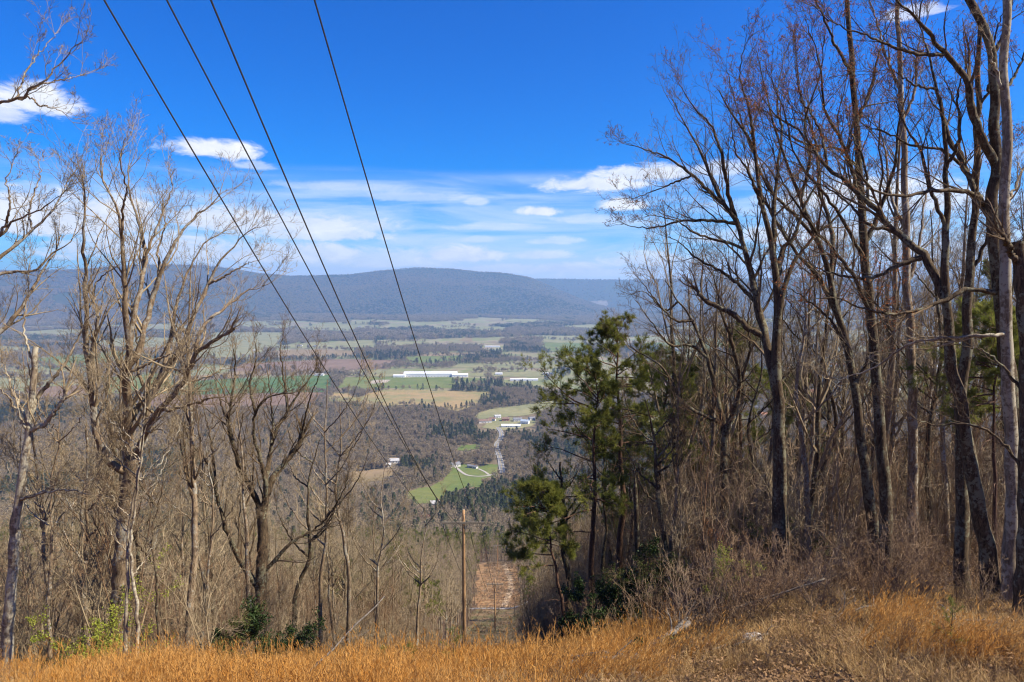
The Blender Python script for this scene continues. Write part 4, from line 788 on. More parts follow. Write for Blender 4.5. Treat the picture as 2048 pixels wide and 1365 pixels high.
# slim trunks of the left woods
SL = [(245, 1312, 300, 700, 17, 9, 'slim pale sapling standing just in front of the largest oak'), (266, 1320, 293, 850, 17, 10, 'second slim pale sapling, right of the first in front of the largest oak'), (312, 1310, 328, 900, 18, 9, 'dark straight sapling right of the two pale saplings'),
      (100, 1310, 118, 780, 20, 10, 'thin brown tree between the lichen barked tree and the largest oak'), (178, 1285, 172, 850, 24, 15, 'grey straight trunk close left of the largest oak'), (390, 1290, 396, 720, 26, 9, 'thin upright tree midway between the two left oaks'),
      (420, 1290, 436, 800, 25, 8, 'thin leaning tree left of the dark forked oak'), (640, 1280, 655, 760, 36, 11, 'slim bare tree right of the dark forked oak'), (690, 1270, 680, 800, 40, 12, 'grey bare tree at the left edge of the clearing'), (592, 1275, 640, 880, 34, 14, 'slanting dark tree right of the forked oak'),
      (748, 1265, 770, 930, 48, 9, 'small bare tree left of the utility pole'), (830, 1275, 850, 1010, 52, 8, 'twiggy small tree nearest left of the utility pole'), (1136, 1215, 1120, 925, 31, 17, 'small crooked bare tree on its own left of the pines'), (1205, 1190, 1208, 860, 34, 10, 'thin dark trunk between the two big pines'),
      (1345, 1170, 1290, 800, 28, 16, 'crooked dark tree leaning left behind the evergreen shrubs'), (1610, 1150, 1600, 520, 27, 14, 'grey trunk close right of the twin stemmed oak'), (1648, 1150, 1690, 430, 30, 12, 'slim trunk third right of the twin stemmed oak'), (1870, 1150, 1860, 420, 30, 14, 'slim trunk just left of the upright dark tree'),
      (1500, 1160, 1516, 640, 33, 12, 'slim dark trunk left of the twin stemmed oak'), (1395, 1160, 1402, 560, 36, 12, 'slim bare trunk standing among the pines')]
for j, (bx, by, tx, ty, Y, w, lab) in enumerate(SL):
    rg = np.random.default_rng(300 + j); n = 6; xs = np.linspace(bx, tx, n); ys = np.linspace(by, ty, n); xs[1:-1] += rg.normal(size=n - 2) * abs(by - ty) * .018
    h_ = by - ty; lim = []
    for q in range(7):
        f = rg.uniform(.35, .9); x0 = np.interp(f, np.linspace(0, 1, n), xs); y0 = by + (ty - by) * f; s = rg.choice([-1, 1]); l = h_ * rg.uniform(.16, .32) * (1.2 - f * .5)
        lim.append(([(x0, y0), (x0 + s * l * .35, y0 - l * .35), (x0 + s * l * .6, y0 - l * .8), (x0 + s * l * .7, y0 - l * 1.2)], w * .4 * (1.1 - f * .6), 1.5))
    hero('slim_bare_tree' if j % 2 else 'bare_sapling', lab, Y, (list(zip(xs, ys)), w, w * .25), lim, [PAL, PAL, DRK, OAK, OAK, OAK, OAK, OAK, OAK, DRK, OAK, OAK, DRK, DRK, DRK, OAK, DRK, DRK, DRK, OAK][j], 400 + j, .9, twig_len=.75)
# dead snag beside the pines
g0 = at(1278, 1180, 27); gz = float(height(g0[0], g0[1])); sn = at(1270, 955, 27)
Ps, _ = resamp([(0, 0, -.4), (-.05, 0, 1.8), (sn[0] - g0[0], 0, sn[2] - gz)], 12); e = empty('dead_snag', (g0[0], g0[1], gz)); tag(e, 'dark broken off dead trunk standing by the evergreen shrubs', 'snag')
Rs = np.linspace(.13, .085, 12) * (1 + .06 * np.sin(np.arange(12) * 2.1)); Rs[-1] = .03; obj('trunk', mesh_np('trunk', *tubes(Ps[None], Rs[None], 9), M_dark, True), e)
# pines
PN = [(1243, 1165, 655, 33, 14, 2.5, .46, 'tallest pine, with a round crown, right of the utility pole', None), (1184, 1180, 742, 31, 13, 2.8, .42, 'wide spreading pine reaching left over the valley road', PI), (1136, 1225, 985, 28, 9, 1.7, .55, 'small pine with drooping boughs lowest left of the pine group', PI),
      (1325, 1150, 725, 38, 13, 2.6, .45, 'broad pine directly right of the tallest pine', None), (1385, 1140, 790, 43, 11, 2.4, .4, 'lower pine in the middle of the pine group', None), (1478, 1130, 662, 42, 14, 2.6, .5, 'high pine behind the mossy twin stemmed oak', None), (1262, 1150, 890, 40, 8, 2.2, .3, 'short pine behind the tallest pine', None),
      (1430, 1120, 860, 50, 9, 2.4, .3, 'low dull green pine behind the pine group', None), (1650, 1130, 880, 50, 9, 2.4, .3, 'small pine behind the red budded maple', None), (1985, 1140, 640, 24, 9, 1.6, .62, 'pine with bright green boughs at the right edge', PI), (1590, 1130, 760, 46, 11, 2.2, .45, 'thin pine right of the twin stemmed oak', None)]
for j, (bx, by, ty, Y, w, rad_, bs, lab, side) in enumerate(PN):
    g0 = at(bx, by, Y); gz = float(height(g0[0], g0[1])); H = float(at(bx, ty, Y)[2] - gz); a, b, c = pine_geo(500 + j, H, w / F * Y / 2 * 1.1, bs, rad_, 0, (-.012 if bx < 1300 else .0, 0), side=side, round_top=True)
    e = empty('pine_tree', (g0[0], g0[1], gz)); tag(e, lab, 'pine', 'pines on the spur right of the clearing')
    obj('trunk', mesh_np('trunk', *a, M_pbark, True), e); obj('crown', joined('crown', [b, c], [M_pbark, M_needle]), e)
# ---------------------------------------------------------------- power line
M_pole = bark('weathered pole wood', (.30, .17, .085), (.56, .36, .19), None, 0, 9); M_arm = bark('grey crossarm wood', (.20, .17, .13), (.42, .37, .29), None, 0, 9)
M_iron = plain('dark galvanised iron', (.10, .10, .10), (.16, .16, .155), 8, .5); M_wire = plain('dull wire', (.055, .05, .045), (.075, .068, .06), 8, .6); M_porc = plain('grey brown porcelain', (.16, .13, .11), (.2, .17, .15), 8, .3)
OFF = [-1.72, -.62, .56, 1.66]
def tube1(pts, r, S_=6, cap=True): p = np.array(pts, float)[None]; return tubes(p, np.full(p.shape[:2], r) if np.isscalar(r) else np.array(r, float)[None], S_, cap)
def utility_pole(x, y, top, label, insul=True, arm=3.9):
    gz = float(height(x, y)); e = empty('utility_pole', (x, y, gz)); tag(e, label, 'utility pole', 'wooden poles of the power line'); h = top - gz
    z = np.linspace(-.8, h, 9); obj('pole', mesh_np('pole', *tube1([(0, 0, q) for q in z], np.linspace(.19, .125, 9), 12), M_pole, True), e)
    V, Q = boxgeo(-arm / 2, arm / 2, -.22, -.125, h - 1.25, h - 1.06); obj('crossarm', mesh_np('crossarm', V, Q, M_arm), e)
    for s in (-1, 1):
        obj('brace', mesh_np('brace', *tube1([(s * .05, -.15, h - .35), (s * .72, -.20, h - 1.06)], .018, 4), M_iron), e)
    obj('pole_cap', mesh_np('pole_cap', *tube1([(0, 0, h - .002), (0, 0, h + .05)], [.10, .07], 10), M_arm, True), e)
    hang = .5
    for o in OFF:
        k = arm / 3.9; pts = [(o * k, -.17, h - 1.22)]; n = 24; zz = np.linspace(h - 1.2, h - 1.22 - hang, n); r = .012 + .045 * (np.arange(n) % 4 < 2) * (np.arange(n) > 2) * (np.arange(n) < 21)
        obj('insulator', mesh_np('insulator', *tube1([(o * k, -.17, q) for q in zz], r, 8), M_porc), e)
    return np.array([[x + o * arm / 3.9, y - .17, top - 1.22 - hang] for o in OFF])
T1 = at(927, 1020, 60); P1 = utility_pole(T1[0], 60, T1[2], 'tall brown wooden utility pole with a crossarm in the middle of the slope')
P2_ = utility_pole(-3.9, 152, float(height(-3.9, 152)) + 12.5, 'second utility pole, on the lower clearing behind the first', arm=3.9)
P3_ = utility_pole(-6.2, 288, float(height(-6.2, 288)) + 11.5, 'farthest utility pole at the top of the red brown clearing')
OBS = [[(207, 0), (235.9, 50), (372.8, 280.8), (482, 460), (548.7, 573), (653.8, 750), (750, 885), (830, 1002), (883, 1061)],
       [(333, 0), (360.5, 50), (492, 304), (577, 455), (700, 698.7), (773, 834), (828, 924), (875, 994.5), (906, 1045)],
       [(415, 0), (437, 50), (554, 306), (620.5, 460), (700, 647), (750, 756), (812, 889), (859, 979), (910, 1061)],
       [(628, 0), (642.6, 50), (700, 245), (805, 600), (832, 686), (875, 819), (914, 936), (949, 1037), (965, 1057)]]
WL = ['leftmost overhead wire running down to the left end of the crossarm', 'second overhead wire from the left', 'third overhead wire from the left', 'rightmost overhead wire running down to the right end of the crossarm']
for i in range(4):
    o = np.array(OBS[i][:-1], float); d = ray(o[:, 0], o[:, 1]); b = .023; x0 = P1[i, 0] - b * 60
    t_ = x0 / (d[:, 0] - b * d[:, 1]); y = t_ * d[:, 1]; z = t_ * d[:, 2]; ok = (y > 6) & (y < 59)
    A_ = np.stack([(y[ok] - 60), (y[ok] - 60) ** 2], 1); c, *_ = np.linalg.lstsq(A_, z[ok] - P1[i, 2], rcond=None)
    ys = np.r_[np.linspace(-28, 60 - .17, 90)]; pts = np.stack([x0 + b * ys, ys, P1[i, 2] + c[0] * (ys - 60) + c[1] * (ys - 60) ** 2], 1)
    print('WIRE', i, c, y.round(1), pts[0])
    tag(obj('overhead_wire', mesh_np('overhead_wire', *tube1(pts, .018, 6), M_wire)), WL[i], 'wire', 'overhead power wires')
def span(A1, B1, c, labs, grp):
    for i in range(4):
        L = B1[i, 1] - A1[i, 1]; s = np.linspace(0, L, 50); a = (B1[i, 2] - A1[i, 2]) / L - c * L
        pts = np.stack([A1[i, 0] + (B1[i, 0] - A1[i, 0]) * s / L, A1[i, 1] + s, A1[i, 2] + a * s + c * s * s], 1)
        tag(obj('overhead_wire', mesh_np('overhead_wire', *tube1(pts, .024, 5), M_wire)), labs[i], 'wire', grp)
ORD = ['leftmost', 'second', 'third', 'rightmost']
span(P1, P2_, .0019, ['%s wire dropping from the first pole to the second pole' % q for q in ORD], 'wires below the first pole')
span(P2_, P3_, .0006, ['%s wire from the second pole to the farthest pole' % q for q in ORD], 'wires in the lower clearing')
# fence posts beside the track
M_post = plain('fence post wood', (.09, .07, .055), (.16, .13, .1))
for x_, y_, lab in ((-11.5, 186, 'fence post at the left of the dirt track'), (.7, 184, 'left fence post of the pair at the right of the dirt track'), (2.4, 188, 'right fence post of the pair at the right of the dirt track')):
    gz = float(height(x_, y_)); o = obj('fence_post', mesh_np('fence_post', *tube1([(0, 0, -.5), (0, 0, 3.2), (0, 0, 3.3)], [.13, .11, .03], 8), M_post), None, (x_, y_, gz)); tag(o, lab, 'post', 'posts by the dirt track')
# ---------------------------------------------------------------- grass, brush, litter
M_grass = plain('broomsedge straw', (.48, .22, .045), (.64, .34, .09), 2.5, .8, .35, c3=(.57, .33, .11))
M_straw = plain('pale dead straw', (.46, .30, .13), (.60, .43, .21), 2.5, .8, .35, c3=(.36, .23, .10))
M_leaf = plain('dry oak leaves', (.16, .095, .048), (.36, .225, .115), 5, .8, .2, c3=(.20, .12, .06))
M_brush = plain('thin brush stems', (.25, .175, .11), (.36, .26, .165), 2, c3=(.24, .15, .085))
M_brushd = plain('dark brush stems', (.12, .08, .048), (.21, .145, .088), 2, c3=(.17, .10, .055))
M_ever = plain('dark glossy leaves', (.022, .040, .014), (.05, .075, .022), 3, .45, .15)
M_olive = plain('olive leaves', (.07, .085, .025), (.11, .12, .035), 3, .6, .3)
M_lime = plain('fresh yellow green leaves', (.24, .28, .04), (.34, .36, .06), 3, .6, .4)
M_rust = plain('rusty beech leaves', (.28, .12, .05), (.38, .19, .09), 3, .7, .3)
def grass_tuft(seed, n, h, w, lean=.25, plume=True, spread=.10):
    rg = np.random.default_rng(seed); K = 5; b = rg.normal(size=(n, 2)) * spread; P = np.zeros((n, K, 3)); P[:, 0, :2] = b; hh = h * rg.uniform(.45, 1.1, n)
    d = unit(np.stack([rg.normal(size=n) * lean + .06, rg.normal(size=n) * lean, np.ones(n)], 1)); pos = P[:, 0].copy()
    bend = rg.normal(size=(n, 3)) * .13; bend[:, 0] += .06; bend[:, 2] = -.04
    for k in range(1, K): pos = pos + d * (hh / (K - 1))[:, None]; P[:, k] = pos; d = unit(d + bend)
    s = unit(np.cross(d, rg.normal(size=(n, 3)))) ; ww = w * np.array([1, 1, .9, .7, .25]); 
    V = np.stack([P - s[:, None] * ww[None, :, None] / 2, P + s[:, None] * ww[None, :, None] / 2], 2).reshape(-1, 3)
    i = np.arange(n)[:, None] * K * 2 + np.arange(K - 1)[None] * 2; Q = np.stack([i, i + 1, i + 3, i + 2], -1).reshape(-1, 4); parts = [(V, Q)]
    if plume:
        k = 5; i = np.repeat(np.arange(n), k); f = rg.uniform(.45, 1, n * k); fi = np.minimum((f * (K - 1)).astype(int), K - 2); c = P[i, fi] * (1 - (f * (K - 1) - fi))[:, None] + P[i, fi + 1] * (f * (K - 1) - fi)[:, None]
        parts.append(tufts(rg, c, np.tile([0, 0, 1.], (n * k, 1)), 2, .09, .010, .35))
    return cat_geo(parts)
def leaf_patch(seed, n, R, s):
    rg = np.random.default_rng(seed); a = rg.uniform(0, 2 * PI, n); r = R * np.sqrt(rg.random(n)); C = np.stack([np.cos(a) * r, np.sin(a) * r, .02 + .07 * rg.random(n)], 1)
    u = unit(rg.normal(size=(n, 3)) * np.array([1, 1, .45])) * s; v = unit(np.cross(u, rg.normal(size=(n, 3)) * np.array([.4, .4, 1]))) * s * .62
    V = np.stack([C - u, C - v * .8, C + u, C + v], 1).reshape(-1, 3); return V, np.arange(4 * n).reshape(-1, 4)
def bush(seed, H, stems, twig=True, spread=.5, rs=.010, fan=.35, rmin=.0035):
    rg = np.random.default_rng(seed); K = 7; P = np.zeros((stems, K, 3)); P[:, 0, :2] = rg.normal(size=(stems, 2)) * .15; P[:, 0, 2] = -.15; pos = P[:, 0].copy(); d = unit(np.concatenate([rg.normal(size=(stems, 2)) * fan, np.ones((stems, 1))], 1)); hh = H * rg.uniform(.55, 1.1, stems)
    for k in range(1, K): pos = pos + d * (hh / (K - 1))[:, None]; P[:, k] = pos; d = unit(d + rg.normal(size=(stems, 3)) * .12)
    R = np.linspace(1, .3, K)[None] * rs * rg.uniform(.6, 1.3, stems)[:, None]
    a = sprout(rg, P, R, 8, hh * .42, (20, 60), .15, 1, 5, .2, .2, .6, .4, rmin, .5, .06); b = sprout(rg, *a, 5, lens(a[0]) * .5, (25, 60), .15, 1, 3, .25, .15, .7, .5, rmin * .85, .3, .04)
    c = sprout(rg, *b, 2, lens(b[0]) * .6, (25, 60), .2, 1, 2, .25, .1, .8, .6, rmin * .75, .3, .0)
    return cat_geo([tubes(P, R, 4), tubes(*a, 3), tubes(*b, 3), tubes(*c, 3)]), (P, a, b, c)
def leafy(seed, sk, n, s, keep=1.0):
    rg = np.random.default_rng(seed); P, a, b, c = sk; C = np.concatenate([b[0].reshape(-1, 3), c[0][:, -1], a[0][:, -1]]); C = C[rg.random(len(C)) < keep]; C = C[C[:, 2] > .1]; i = np.repeat(np.arange(len(C)), n); M = len(i)
    c0 = C[i] + rg.normal(size=(M, 3)) * s * .6; u = unit(rg.normal(size=(M, 3)) + np.array([0, 0, .2])) * s * rg.uniform(.6, 1.2, M)[:, None]; v = unit(np.cross(u, rg.normal(size=(M, 3)))) * s * .33
    V = np.stack([c0, c0 + u * .5 - v, c0 + u, c0 + u * .5 + v], 1).reshape(-1, 3); return V, np.arange(4 * M).reshape(-1, 4)
def poisson(n, x0, x1, y0, y1, seed, fn=None):
    rg = np.random.default_rng(seed); x = rg.uniform(x0, x1, n); y = rg.uniform(y0, y1, n)
    if fn is not None: k = fn(x, y, rg); x, y = x[k], y[k]
    P = np.stack([x, y, height(x, y)], 1); return P[in_view(P, 3, 90)], rg
# tall grass band in front
gt = [protoobj('grass_kind_' + 'abcd'[k], mesh_np('grass', *grass_tuft(600 + k, 24, (.75, 1.05, .55, .9)[k], .0075, .34, True, .15), M_grass)) for k in range(4)] + [protoobj('grass_kind_' + 'ef'[k], mesh_np('grass', *grass_tuft(610 + k, 30, (.5, .65)[k], .007, .4, False), M_straw)) for k in range(2)]
edge = lambda y: np.interp(y, [9, 13, 14.6, 16, 18, 20, 24], [.3, .8, 1.6, 3.8, 4.6, 4.4, 3.0])
def f1(x, y, rg): return (x < edge(y) + rg.normal(size=len(x)) * .7) & (y < 21.5 + noise(x, y, 4, 2) * 1.2) & ((noise(x, y, 2.4, 3, seed=9) > -.22) | (rg.random(len(x)) < .3)) & (rg.random(len(x)) < np.where(x < -9, .45, 1))
Pg, rg = poisson(13000, -19, 6.5, 10, 23, 61, f1); kk = np.where(rg.random(len(Pg)) < .56 + .25 * noise(Pg[:, 0], Pg[:, 1], 2.0, 2, seed=31), rg.integers(0, 4, len(Pg)), rg.integers(4, 6, len(Pg)))
hs_ = rg.uniform(.4, 1.3, len(Pg)) * (1 + .28 * noise(Pg[:, 0], Pg[:, 1], 1.7, 2, seed=33)) * np.where(Pg[:, 0] < -3, .78, 1.0)
tag(scatter('broomsedge_grass', gt, Pg, rg.uniform(-.7, .7, len(Pg)), hs_, kk), 'tall golden orange grass along the brow of the slope', 'grass', kind='stuff')
tall = [protoobj('tall_grass_kind_' + 'ab'[k], mesh_np('grass', *grass_tuft(620 + k, 12, (1.25, 1.05)[k], .009, .12, True, .06), M_grass)) for k in range(2)]
def f2(x, y, rg): return (x > edge(y) - 1.5) & (y < 15.2) & (noise(x, y, 1.6, 2, seed=4) > np.where(y < 16.5, -.2, .3))
Pt, rg = poisson(1900, 0, 16, 9, 20, 62, f2); tl = np.stack([rg.normal(size=len(Pt)) * .12, .42 + rg.normal(size=len(Pt)) * .14], 1)
tag(scatter('leaning_grass', tall, Pt, rg.uniform(-.4, .4, len(Pt)), rg.uniform(.7, 1.2, len(Pt)), rg.integers(0, 2, len(Pt)), tl), 'scattered orange grass plumes leaning to the right', 'grass', kind='stuff')
lowg = [gt2 for gt2 in (protoobj('straw_kind_' + 'ab'[k], mesh_np('grass', *grass_tuft(630 + k, 22, (.34, .45)[k], .008, .7, False, .12), M_straw)) for k in range(2))]
Ps_, rg = poisson(9000, -1, 17, 8.5, 19, 63, lambda x, y, rg: (x > edge(y) - 2) & (noise(x, y, 1.9, 3, seed=14) > -.25) & (rg.random(len(x)) < .9))
tag(scatter('dead_straw', lowg, Ps_, rg.uniform(0, 6.3, len(Ps_)), rg.uniform(.6, 1.2, len(Ps_)), rg.integers(0, 2, len(Ps_))), 'short tangled dead straw between fallen leaves', 'straw', kind='stuff')
lf = [protoobj('leaf_kind_' + 'abc'[k], mesh_np('leaves', *leaf_patch(640 + k, 190, .6, .029), M_leaf)) for k in range(3)]
Pl, rg = poisson(12000, -30, 40, 9, 60, 64, lambda x, y, rg: (x > edge(y) - 2) | (y > 20) & ~in_row(x, y))
tag(scatter('leaf_litter', lf, Pl, rg.uniform(0, 6.3, len(Pl)), rg.uniform(.7, 1.5, len(Pl)), rg.integers(0, 3, len(Pl))), 'fallen brown oak leaves covering the ground under the trees', 'leaves', kind='stuff')
# thin brush and saplings
bs_ = [protoobj('brush_kind_' + 'abcd'[k], mesh_np('brush', *bush(650 + k, (1.6, 2.1, 2.6, 1.3)[k], (7, 6, 8, 9)[k])[0], [M_brush, M_brushd, M_brush, M_brushd][k])) for k in range(4)]
sp_ = [protoobj('sapling_kind_' + 'abcd'[k], mesh_np('sapling', *bush(660 + k, (4.5, 5.5, 6.5, 5)[k], (3, 2, 2, 4)[k], fan=.09, rs=.022, rmin=.0055)[0], [M_brush, M_twig, M_brushd, M_twig][k])) for k in range(4)]
def fb(x, y, rg): return ((x > 4.4) & (y > 14.6 + .03 * x) | (x > 2.6) & (y > 21.5) | (x < -5) & (y > 20)) & (~in_row(x, y) | (x > 2.6) & (y < 45))
Pb, rg = poisson(3600, -40, 42, 16, 50, 65, fb); Pb = Pb[(rg.random(len(Pb)) < np.where(Pb[:, 0] > 9.5, .62, np.where(Pb[:, 1] < 34, .95, .5)))]
tag(scatter('underbrush', bs_, Pb, rg.uniform(0, 6.3, len(Pb)), rg.uniform(.6, 1.15, len(Pb)), rg.integers(0, 4, len(Pb))), 'tangled thin brown brush under the trees', 'brush', kind='stuff')
def fs(x, y, rg): return ((x > 6) & (y > 24) | (x > 1.5) & (y > 45) | (x < -6.0) & (y > 20.5)) & ~in_row(x, y)
Px, rg = poisson(8500, -75, 60, 20, 85, 66, fs); Px = Px[rg.random(len(Px)) < np.where(Px[:, 0] > 0, .8, .95)]
tag(scatter('sapling_thicket', sp_, Px, rg.uniform(0, 6.3, len(Px)), rg.uniform(.6, 1.35, len(Px)), rg.integers(0, 4, len(Px))), 'dense thicket of thin brown saplings between the tree trunks', 'saplings', kind='stuff')
M_haybrush = plain('tan seedling twigs', (.24, .18, .12), (.34, .27, .18), 2)
Pr, rg = poisson(2600, -12, 5, 60, 330, 68, lambda x, y, rg: in_row(x, y)); 
rb_ = [protoobj('row_kind_' + 'ab'[k], mesh_np('brush', *bush(670 + k, (.9, 1.3)[k], 5, rmin=.008)[0], [M_brushd, M_haybrush][k])) for k in range(2)]
tag(scatter('clearing_brush', rb_, Pr, rg.uniform(0, 6.3, len(Pr)), rg.uniform(.4, 1.0, len(Pr)), rg.integers(0, 2, len(Pr))), 'low cut brush scattered over the power line clearing', 'brush', kind='stuff')
# low dead twigs and weeds over the leaf covered slope
wd = [protoobj('weed_kind_' + 'abc'[k], mesh_np('weeds', *bush(680 + k, (.35, .5, .7)[k], (6, 5, 5)[k], fan=.9, rs=.005, rmin=.0026)[0], [M_brush, M_straw, M_brushd][k])) for k in range(3)]
Pw, rg = poisson(5500, -14, 19, 9, 20, 69, lambda x, y, rg: ((x > edge(y) - .6) & (rg.random(len(x)) < .7) | (rg.random(len(x)) < .25)) & (rg.random(len(x)) < .25 + .6 * (noise(x, y, 2.5, 3, seed=21) > -.1)))
tag(scatter('dead_weeds', wd, Pw, rg.uniform(0, 6.3, len(Pw)), rg.uniform(.6, 1.3, len(Pw)), rg.integers(0, 3, len(Pw))), 'low tangle of dead weeds and twigs over the fallen leaves', 'weeds', kind='stuff')
# countable shrubs
SH = [(1160, 1215, 25, 1.9, 9, 'e', 'leftmost dark evergreen shrub at the edge of the golden grass'), (1215, 1205, 24, 2.4, 10, 'e', 'rounded dark evergreen shrub under the tallest pine'), (1265, 1190, 25, 2.9, 10, 'e', 'tallest dark evergreen shrub by the broken dead trunk'), (1120, 1232, 25, 1.3, 8, 'e', 'low dark shrub at the lip of the clearing'),
      (1310, 1185, 25, 2.3, 8, 'o', 'olive green shrub right of the broken dead trunk'), (1500, 1130, 26, 2.2, 7, 'o', 'dull olive shrub left of the twin stemmed oak'), (1590, 1120, 27, 2.2, 7, 'o', 'dull olive shrub right of the twin stemmed oak'), (1432, 1195, 21, 2.2, 5, 'l', 'small yellow green bush alone in the right hand brush'),
      (1335, 1295, 15.5, .8, 5, 'e', 'small green plant growing beside the grey logs'), (222, 1325, 19, 3.3, 9, 'l', 'bright yellow green bush in front of the largest oak'), (170, 1330, 19.5, 2.0, 6, 'o', 'low olive bush left of the yellow green bush'), (440, 1300, 22, 2.6, 6, 'o', 'green leafy bush left of the forked oak'), (512, 1300, 22.5, 2.8, 6, 'e', 'dark green bush at the foot of the forked oak'),
      (330, 1310, 21, 1.2, 5, 'o', 'dull green low bush right of the slim pale saplings'), (620, 1290, 28, 2.2, 4, 'o', 'thin olive sapling right of the forked oak'), (1380, 1130, 30, 1.6, 6, 'r', 'bush keeping its rusty dead leaves under the pines'), (1450, 1100, 29, 1.8, 6, 'r', 'rusty leaved bush left of the dull olive shrub'), (1330, 1120, 30, 1.4, 6, 'r', 'rusty leaved bush behind the broken dead trunk'),
      (480, 1290, 26, 1.3, 5, 'r', 'low rusty bush between the two green bushes at left')]
for j, (px, py, Y, H, st, ty, lab) in enumerate(SH):
    g0 = at(px, py, Y); gz = float(height(g0[0], g0[1])); gg, sk = bush(700 + j, H, st, fan=.5 if ty == 'e' else .35, rs=.014)
    e = empty('evergreen_shrub' if ty == 'e' else 'leafy_bush', (g0[0], g0[1], gz)); tag(e, lab, 'shrub', 'shrubs at the edge of the grass')
    obj('stems', mesh_np('stems', *gg, M_brushd), e); n, s, k = {'e': (7, .085, 1), 'o': (4, .07, .9), 'l': (4, .065, .8), 'r': (3, .07, .55)}[ty]
    obj('foliage', mesh_np('foliage', *leafy(800 + j, sk, n, s, k), {'e': M_ever, 'o': M_olive, 'l': M_lime, 'r': M_rust}[ty]), e)
# little pine seedlings in the grass
for j, (px, py, Y, H, lab) in enumerate([(1893, 1400, 12.0, 1.0, 'small green pine seedling at the bottom right'), (815, 1345, 15, .9, 'pine seedling in the golden grass left of the utility pole'), (905, 1335, 15.5, 1.3, 'taller pine seedling in the grass beside the utility pole'), (762, 1345, 15, .8, 'smallest pine seedling in the golden grass')]):
    g0 = at(px, py, Y); gz = float(height(g0[0], g0[1])); rg = np.random.default_rng(900 + j); z = np.linspace(-.1, H, 6)[None]; T = np.stack([z * .04, 0 * z, z], -1); R = np.linspace(.016, .006, 6)[None]
    a = sprout(rg, T, R, 14, H * .5, (50, 80), .2, 1, 4, .1, .15, .6, .4, .004, .75, .06); C = a[0][:, 1:].reshape(-1, 3); D = unit(np.repeat(a[0][:, -1] - a[0][:, 0], 3, 0))
    e = empty('pine_seedling', (g0[0], g0[1], gz)); tag(e, lab, 'seedling'); obj('stem', mesh_np('stem', *cat_geo([tubes(T, R, 5), tubes(*a, 4)]), M_brushd), e); obj('needles', mesh_np('needles', *tufts(rg, np.r_[C, T[0, 3:]], np.r_[D, np.tile([0, 0, 1.], (3, 1))], 14, .10, .006, .7), M_needle), e)
# logs, fallen branches, stones
M_log = bark('grey weathered log', (.05, .042, .034), (.25, .215, .18), None, 0, 7)
def log(px, py, Y, L, r, ang, lab, br=3, seed=0, tilt=0.1, lift=.1):
    g0 = at(px, py, Y); c = np.array([g0[0], g0[1], 0]); rg = np.random.default_rng(seed); n = 9; s = np.linspace(-L / 2, L / 2, n); X = c[0] + np.cos(ang) * s + rg.normal(size=n) * .02; Yy = c[1] + np.sin(ang) * s + rg.normal(size=n) * .02
    gz0 = float(height(c[0], c[1])); z0, z1 = height(X[0], Yy[0]), height(X[-1], Yy[-1]); Z = np.linspace(z0, z1, n) + lift + tilt * (s + L / 2) + rg.normal(size=n) * .02; Z = Z + .12; T = np.stack([X - c[0], Yy - c[1], Z - gz0], 1)[None]; R = (r * 1.25 * np.linspace(1, .6, n) * rg.uniform(.85, 1.15, n))[None]
    parts = [tubes(T, R, 8, True)]
    if br: a = sprout(rg, T, R, br, L * .4, (25, 60), .2, 1, 5, .2, .25, .5, .4, .008, .3, .02); parts += [tubes(*a, 5), tubes(*sprout(rg, *a, 3, .4, (25, 60), .2, 1, 4, .2, .1, .5, .5, .004), 3)]
    o = obj('fallen_log', mesh_np('fallen_log', *cat_geo(parts), M_log, True), None, (c[0], c[1], gz0)); tag(o, lab, 'log', 'fallen logs in the grass')
log(1330, 1290, 15.5, 1.5, .075, .5, 'grey fallen log propped up left of the white stone', 3, 1, .28, .22); log(1345, 1275, 16, 1.6, .05, .9, 'second grey log leaning on the first log pile', 3, 2, .2, .3); log(1308, 1302, 15.3, 1.2, .05, 1.1, 'short grey branch lying under the log pile', 2, 3, .1, .15)
log(1210, 1335, 14, 1.5, .07, .05, 'weathered log lying in the golden grass at centre right', 2, 4, .02, .35); log(1180, 1318, 14, .8, .045, -.6, 'broken branch stub sticking up from the golden grass', 1, 5, .1, .5); log(250, 1392, 15.5, 1.8, .07, .9, 'pale fallen branch at the bottom left', 2, 6, .1, .3)
log(1700, 1255, 15.5, 1.6, .03, .3, 'thin pale branch lying on the leaves at right', 4, 7, .1, .1); log(1560, 1215, 18, 2.2, .035, -.2, 'pale dead branch lying across the brush', 5, 8, .15, .3); log(1640, 1160, 21, 1.6, .06, .5, 'bleached log below the red budded maple', 2, 9, .1, .1); log(690, 1400, 13.5, 2.4, .02, 1.0, 'dark bent stick slanting up through the golden grass', 2, 10, .75, .1)
log(1900, 1240, 14.5, 1.7, .03, 2.6, 'grey twiggy branch on the leaves near the right edge', 5, 11, .05, .1); log(1480, 1290, 14.5, 1.3, .03, .1, 'pale stick lying beside the white stone', 3, 12, .05, .1)
M_stone = plain('pale stone', (.48, .47, .45), (.62, .61, .58), 6)
def stone(px, py, Y, s, lab, seed):
    g0 = at(px, py, Y); gz = float(height(g0[0], g0[1])); bm = bmesh.new(); bmesh.ops.create_icosphere(bm, subdivisions=3, radius=s)
    for v in bm.verts:
        n = float(noise(v.co.x * 3 / s + seed, v.co.y * 3 / s + v.co.z * 4 / s, 3, 3)); v.co *= 1 + .22 * n; v.co.z *= .55; v.co.x *= 1.35
    me = bpy.data.meshes.new('stone'); bm.to_mesh(me); bm.free(); me.materials.append(M_stone); o = obj('stone', me, None, (g0[0], g0[1], gz + s * .25), (0, .1, seed)); tag(o, lab, 'stone')
import bmesh
